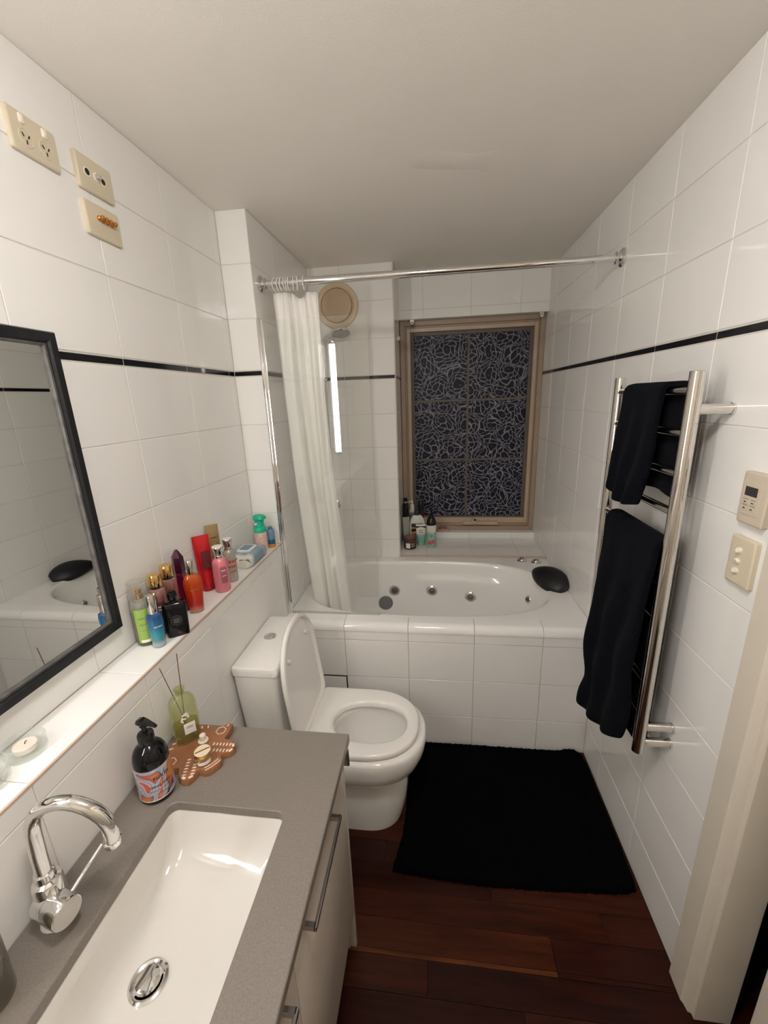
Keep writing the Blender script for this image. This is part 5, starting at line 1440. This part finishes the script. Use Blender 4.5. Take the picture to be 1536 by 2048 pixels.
# ================================================================== ON THE WINDOW SILL
GS = 'toiletries on the window sill'
def sill(name, label, cat, x, y, rz=0.0):
    return thing(name, label, cat, (x, y, ZSILL + 0.0002), rz=rz, group=GS)
x, y = 0.5480, 2.6450; fa = face_ang(x, y)
t = sill('hair_mask_jar', 'squat dark brown jar with a pinkish lid top on the window sill', 'jar', x, y)
jb = obj('jar', LA([(0.038, 0.0003), (0.042, 0.003), (0.043, 0.008), (0.043, 0.050), (0.041, 0.053)], n=34), M('brown_jar', (0.055, 0.022, 0.018), rough=0.2, var=0.1), t, local=True)
jl = obj('lid', LA([(0.0436, 0.0535), (0.0442, 0.055), (0.0442, 0.078), (0.043, 0.0805), (0.032, 0.081)], n=34), M('brown_lid', (0.085, 0.032, 0.025), rough=0.3), t, local=True)
obj('lid_top', LA([(0.034, 0.0806), (0.033, 0.0815), (0.001, 0.0817)], n=30), M('dusky_lid_disc', (0.22, 0.13, 0.11), rough=0.4), jl, local=True)
obj('label', lab(0.0432, 0.012, 0.047, fa - 0.35, 0.35), m_white, jb, local=True)
obj('lettering', wrap_cyl(print_bm(0.034, 0.0085, 2, 0.0003), 0.0438, fa + 0.45, 0.034), M('tan_ink', (0.5, 0.36, 0.25), rough=0.5), jb, local=True)
m_mint = M('mint_plastic', (0.25, 0.46, 0.37), rough=0.3, var=0.05)
# mint tube
x, y = 0.6210, 2.7080; fa = face_ang(x, y)
t, bd = squeeze('hair_tube', 'white and mint squeeze tube with a dark band on the window sill', x, y, 0.058, 0.072, 0.150, gradz_mat('mint_tube', [(0, (.20, .40, .33)), (0.30, (.22, .43, .35)), (0.42, (.30, .50, .42)), (0.46, (.72, .72, .66)), (1, (.74, .73, .68))], 0.03, 0.15, trans=0, coat=0.2), m_mint, fa, 0.0,
                [(0.030, 0.0080, 0.108, m_ink), (0.034, 0.0080, 0.094, m_ink)], grp=GS, cap_h=0.030, z=ZSILL + 0.0002)
obj('dark_band', BX(-0.0065, 0.0065, -0.0352, 0.0352, 0.126, 0.138, 0.002), m_ink, bd, local=True)
# mint bottle with black pump
x, y = 0.6930, 2.6800; fa = face_ang(x, y)
t = sill('shampoo_bottle', 'mint shampoo bottle with black pump top and pink flower print', 'bottle', x, y)
sbt = obj('bottle', LA([(0.028, 0.0003), (0.0320, 0.003), (0.0330, 0.010), (0.0345, 0.145), (0.0340, 0.160)], n=32), gradz_mat('mint_shampoo', [(0, (.28, .48, .38)), (0.66, (.27, .49, .40)), (0.70, (.62, .60, .55)), (1, (.68, .64, .60))], 0, 0.16, trans=0, coat=0.3), t, local=True)
obj('flower_print', lab(0.0344, 0.024, 0.056, fa, 0.75), ramp_mat('pink_flower', [(0, (.55, .07, .10)), (0.45, (.60, .12, .15)), (0.56, (.12, .02, .03)), (0.60, (.62, .30, .30))], scale=70, rough=0.4), sbt, local=True)
obj('lettering', wrap_cyl(print_bm(0.022, 0.0050, 2, 0.0003), 0.0352, fa, 0.085), m_ink, sbt, local=True)
obj('shoulder', LA([(0.0346, 0.1585), (0.0348, 0.161), (0.0335, 0.176), (0.0275, 0.196), (0.0185, 0.212), (0.0140, 0.218)], n=32), m_blackplastic, t, local=True)
obj('pump', LA([(0.0130, 0.218), (0.0130, 0.232), (0.006, 0.234), (0.006, 0.250), (0.0105, 0.252), (0.0115, 0.262), (0.008, 0.266)], n=22), m_blackplastic, t, local=True)
# white bottle with green cap
x, y = 0.5930, 2.7640; fa = face_ang(x, y)
t = sill('shampoo_bottle', 'white shampoo bottle with dark green cap and orange label', 'bottle', x, y, rz=fa)
bm = NB(); loft(bm, [superring(0, 0, 0.020, 0.046, 3, 0.0003), superring(0, 0, 0.0225, 0.053, 3, 0.004), superring(0, 0, 0.0225, 0.056, 3, 0.08), superring(0, 0, 0.0225, 0.055, 2.8, 0.140), superring(0, 0, 0.021, 0.048, 2.6, 0.170), superring(0, 0, 0.019, 0.036, 2.4, 0.192), superring(0, 0, 0.015, 0.022, 2.2, 0.204)])
wbt = obj('bottle', bm, m_cap_white, t, local=True, smooth=60)
obj('cap', LA([(0.0210, 0.204), (0.0215, 0.206), (0.0195, 0.226), (0.0175, 0.240), (0.006, 0.242)], n=26), M('dark_green_cap', (0.008, 0.035, 0.018), rough=0.3), t, local=True)
obj('label', BX(0.0222, 0.0232, -0.040, 0.040, 0.030, 0.145, 0.0004, 1), ramp_mat('orange_fruit_print', [(0, (.55, .16, .02)), (0.42, (.60, .24, .04)), (0.50, (.16, .05, .02)), (0.56, (.65, .34, .10)), (0.66, (.30, .09, .02))], scale=32, rough=0.4), wbt, local=True)
obj('label_band', BX(0.0226, 0.0238, -0.040, 0.040, 0.120, 0.145, 0.0003, 1), M('green_band', (0.008, 0.035, 0.028), rough=0.4), wbt, local=True)
obj('label_badge', BX(0.0226, 0.0240, -0.042, 0.000, 0.088, 0.106, 0.0003, 1), m_ink, wbt, local=True)
# white pump bottle, black pump bottle, maroon bottle behind
x, y = 0.5560, 2.8230; fa = face_ang(x, y)
t = sill('lotion_bottle', 'grey-white pump bottle at the back of the window sill', 'bottle', x, y)
obj('bottle', LA([(0.020, 0.0003), (0.0235, 0.003), (0.0240, 0.20), (0.0225, 0.222), (0.0145, 0.236)], n=28), gradz_mat('grey_lotion', [(0, (.08, .09, .085)), (0.7, (.14, .15, .14)), (0.85, (.55, .55, .50)), (1, (.60, .60, .55))], 0.1, 0.236, trans=0, coat=0.2), t, local=True)
obj('collar', LA([(0.0155, 0.236), (0.0160, 0.237), (0.0145, 0.262), (0.006, 0.264)], n=24), m_cap_white, t, local=True)
pst = obj('pump_stem', LA([(0.0055, 0.263), (0.0055, 0.276), (0.009, 0.278), (0.0095, 0.292), (0.005, 0.294)], n=18), m_cap_white, t, local=True)
obj('pump_spout', TU([(0, 0, 0.286), (-0.022 * 0.7, 0.022 * -0.7, 0.287), (-0.030 * 0.7, -0.030 * 0.7, 0.281)], 0.0045, n=10), m_cap_white, pst, local=True)
obj('lettering', wrap_cyl(print_bm(0.024, 0.0070, 1, 0.0003), 0.0246, fa, 0.205), m_ink, t, local=True)
x, y = 0.5120, 2.7960
t = sill('lotion_bottle', 'black pump bottle in the back corner of the window sill', 'bottle', x, y)
obj('bottle', LA([(0.018, 0.0003), (0.0205, 0.003), (0.0210, 0.262), (0.0185, 0.275), (0.0120, 0.281)], n=28), m_blackplastic, t, local=True)
obj('collar', LA([(0.0100, 0.281), (0.0100, 0.292), (0.006, 0.293)], n=20), m_steel, t, local=True)
obj('pump_head', LA([(0.0065, 0.292), (0.0140, 0.296), (0.0145, 0.312), (0.010, 0.318)], n=20), m_blackplastic, t, local=True)
x, y = 0.6180, 2.8215
t = sill('shampoo_bottle', 'dark maroon bottle behind the white shampoo', 'bottle', x, y)
obj('bottle', LA([(0.018, 0.0003), (0.0205, 0.003), (0.0205, 0.205), (0.0195, 0.222)], n=28), M('maroon_plastic', (0.06, 0.008, 0.016), rough=0.25, var=0.15), t, local=True)
obj('cap', LA([(0.0200, 0.2225), (0.0205, 0.224), (0.0205, 0.285), (0.018, 0.290), (0.004, 0.2905)], n=26), M('dark_violet_cap', (0.012, 0.010, 0.018), rough=0.3), t, local=True)
# clear tube
x, y = 0.5180, 2.7180; fa = face_ang(x, y)
squeeze('clear_tube', 'translucent grey-green squeeze tube against the window recess edge', x, y, 0.042, 0.052, 0.200, M('cloudy_tube', (0.50, 0.50, 0.43), rough=0.25, trans=0.25, var=0.15), m_cap_white, fa + 0.3, 0.0, [], grp=GS, z=ZSILL + 0.0002)
# soap dish on the upper step
t = thing('soap_dish', 'shallow dish with pink soap on the step below the window', 'soap dish', (0.772, 2.875, 0.7047), group=None)
obj('dish', LA([(0.030, 0.0003), (0.036, 0.001), (0.043, 0.012), (0.045, 0.020), (0.0435, 0.020), (0.040, 0.012), (0.030, 0.005)], n=32, sy=0.58), M('cream_dish', (0.58, 0.44, 0.34), rough=0.3), t, local=True)
bm = NB(); loft(bm, [superring(0, 0, 0.026, 0.012, 3, 0.006), superring(0, 0, 0.030, 0.016, 3, 0.012), superring(0, 0, 0.030, 0.016, 3, 0.026), superring(0, 0, 0.025, 0.012, 3, 0.031)])
obj('soap', bm, M('pink_soap', (0.35, 0.10, 0.09), rough=0.4, var=0.1), t, local=True, smooth=50)
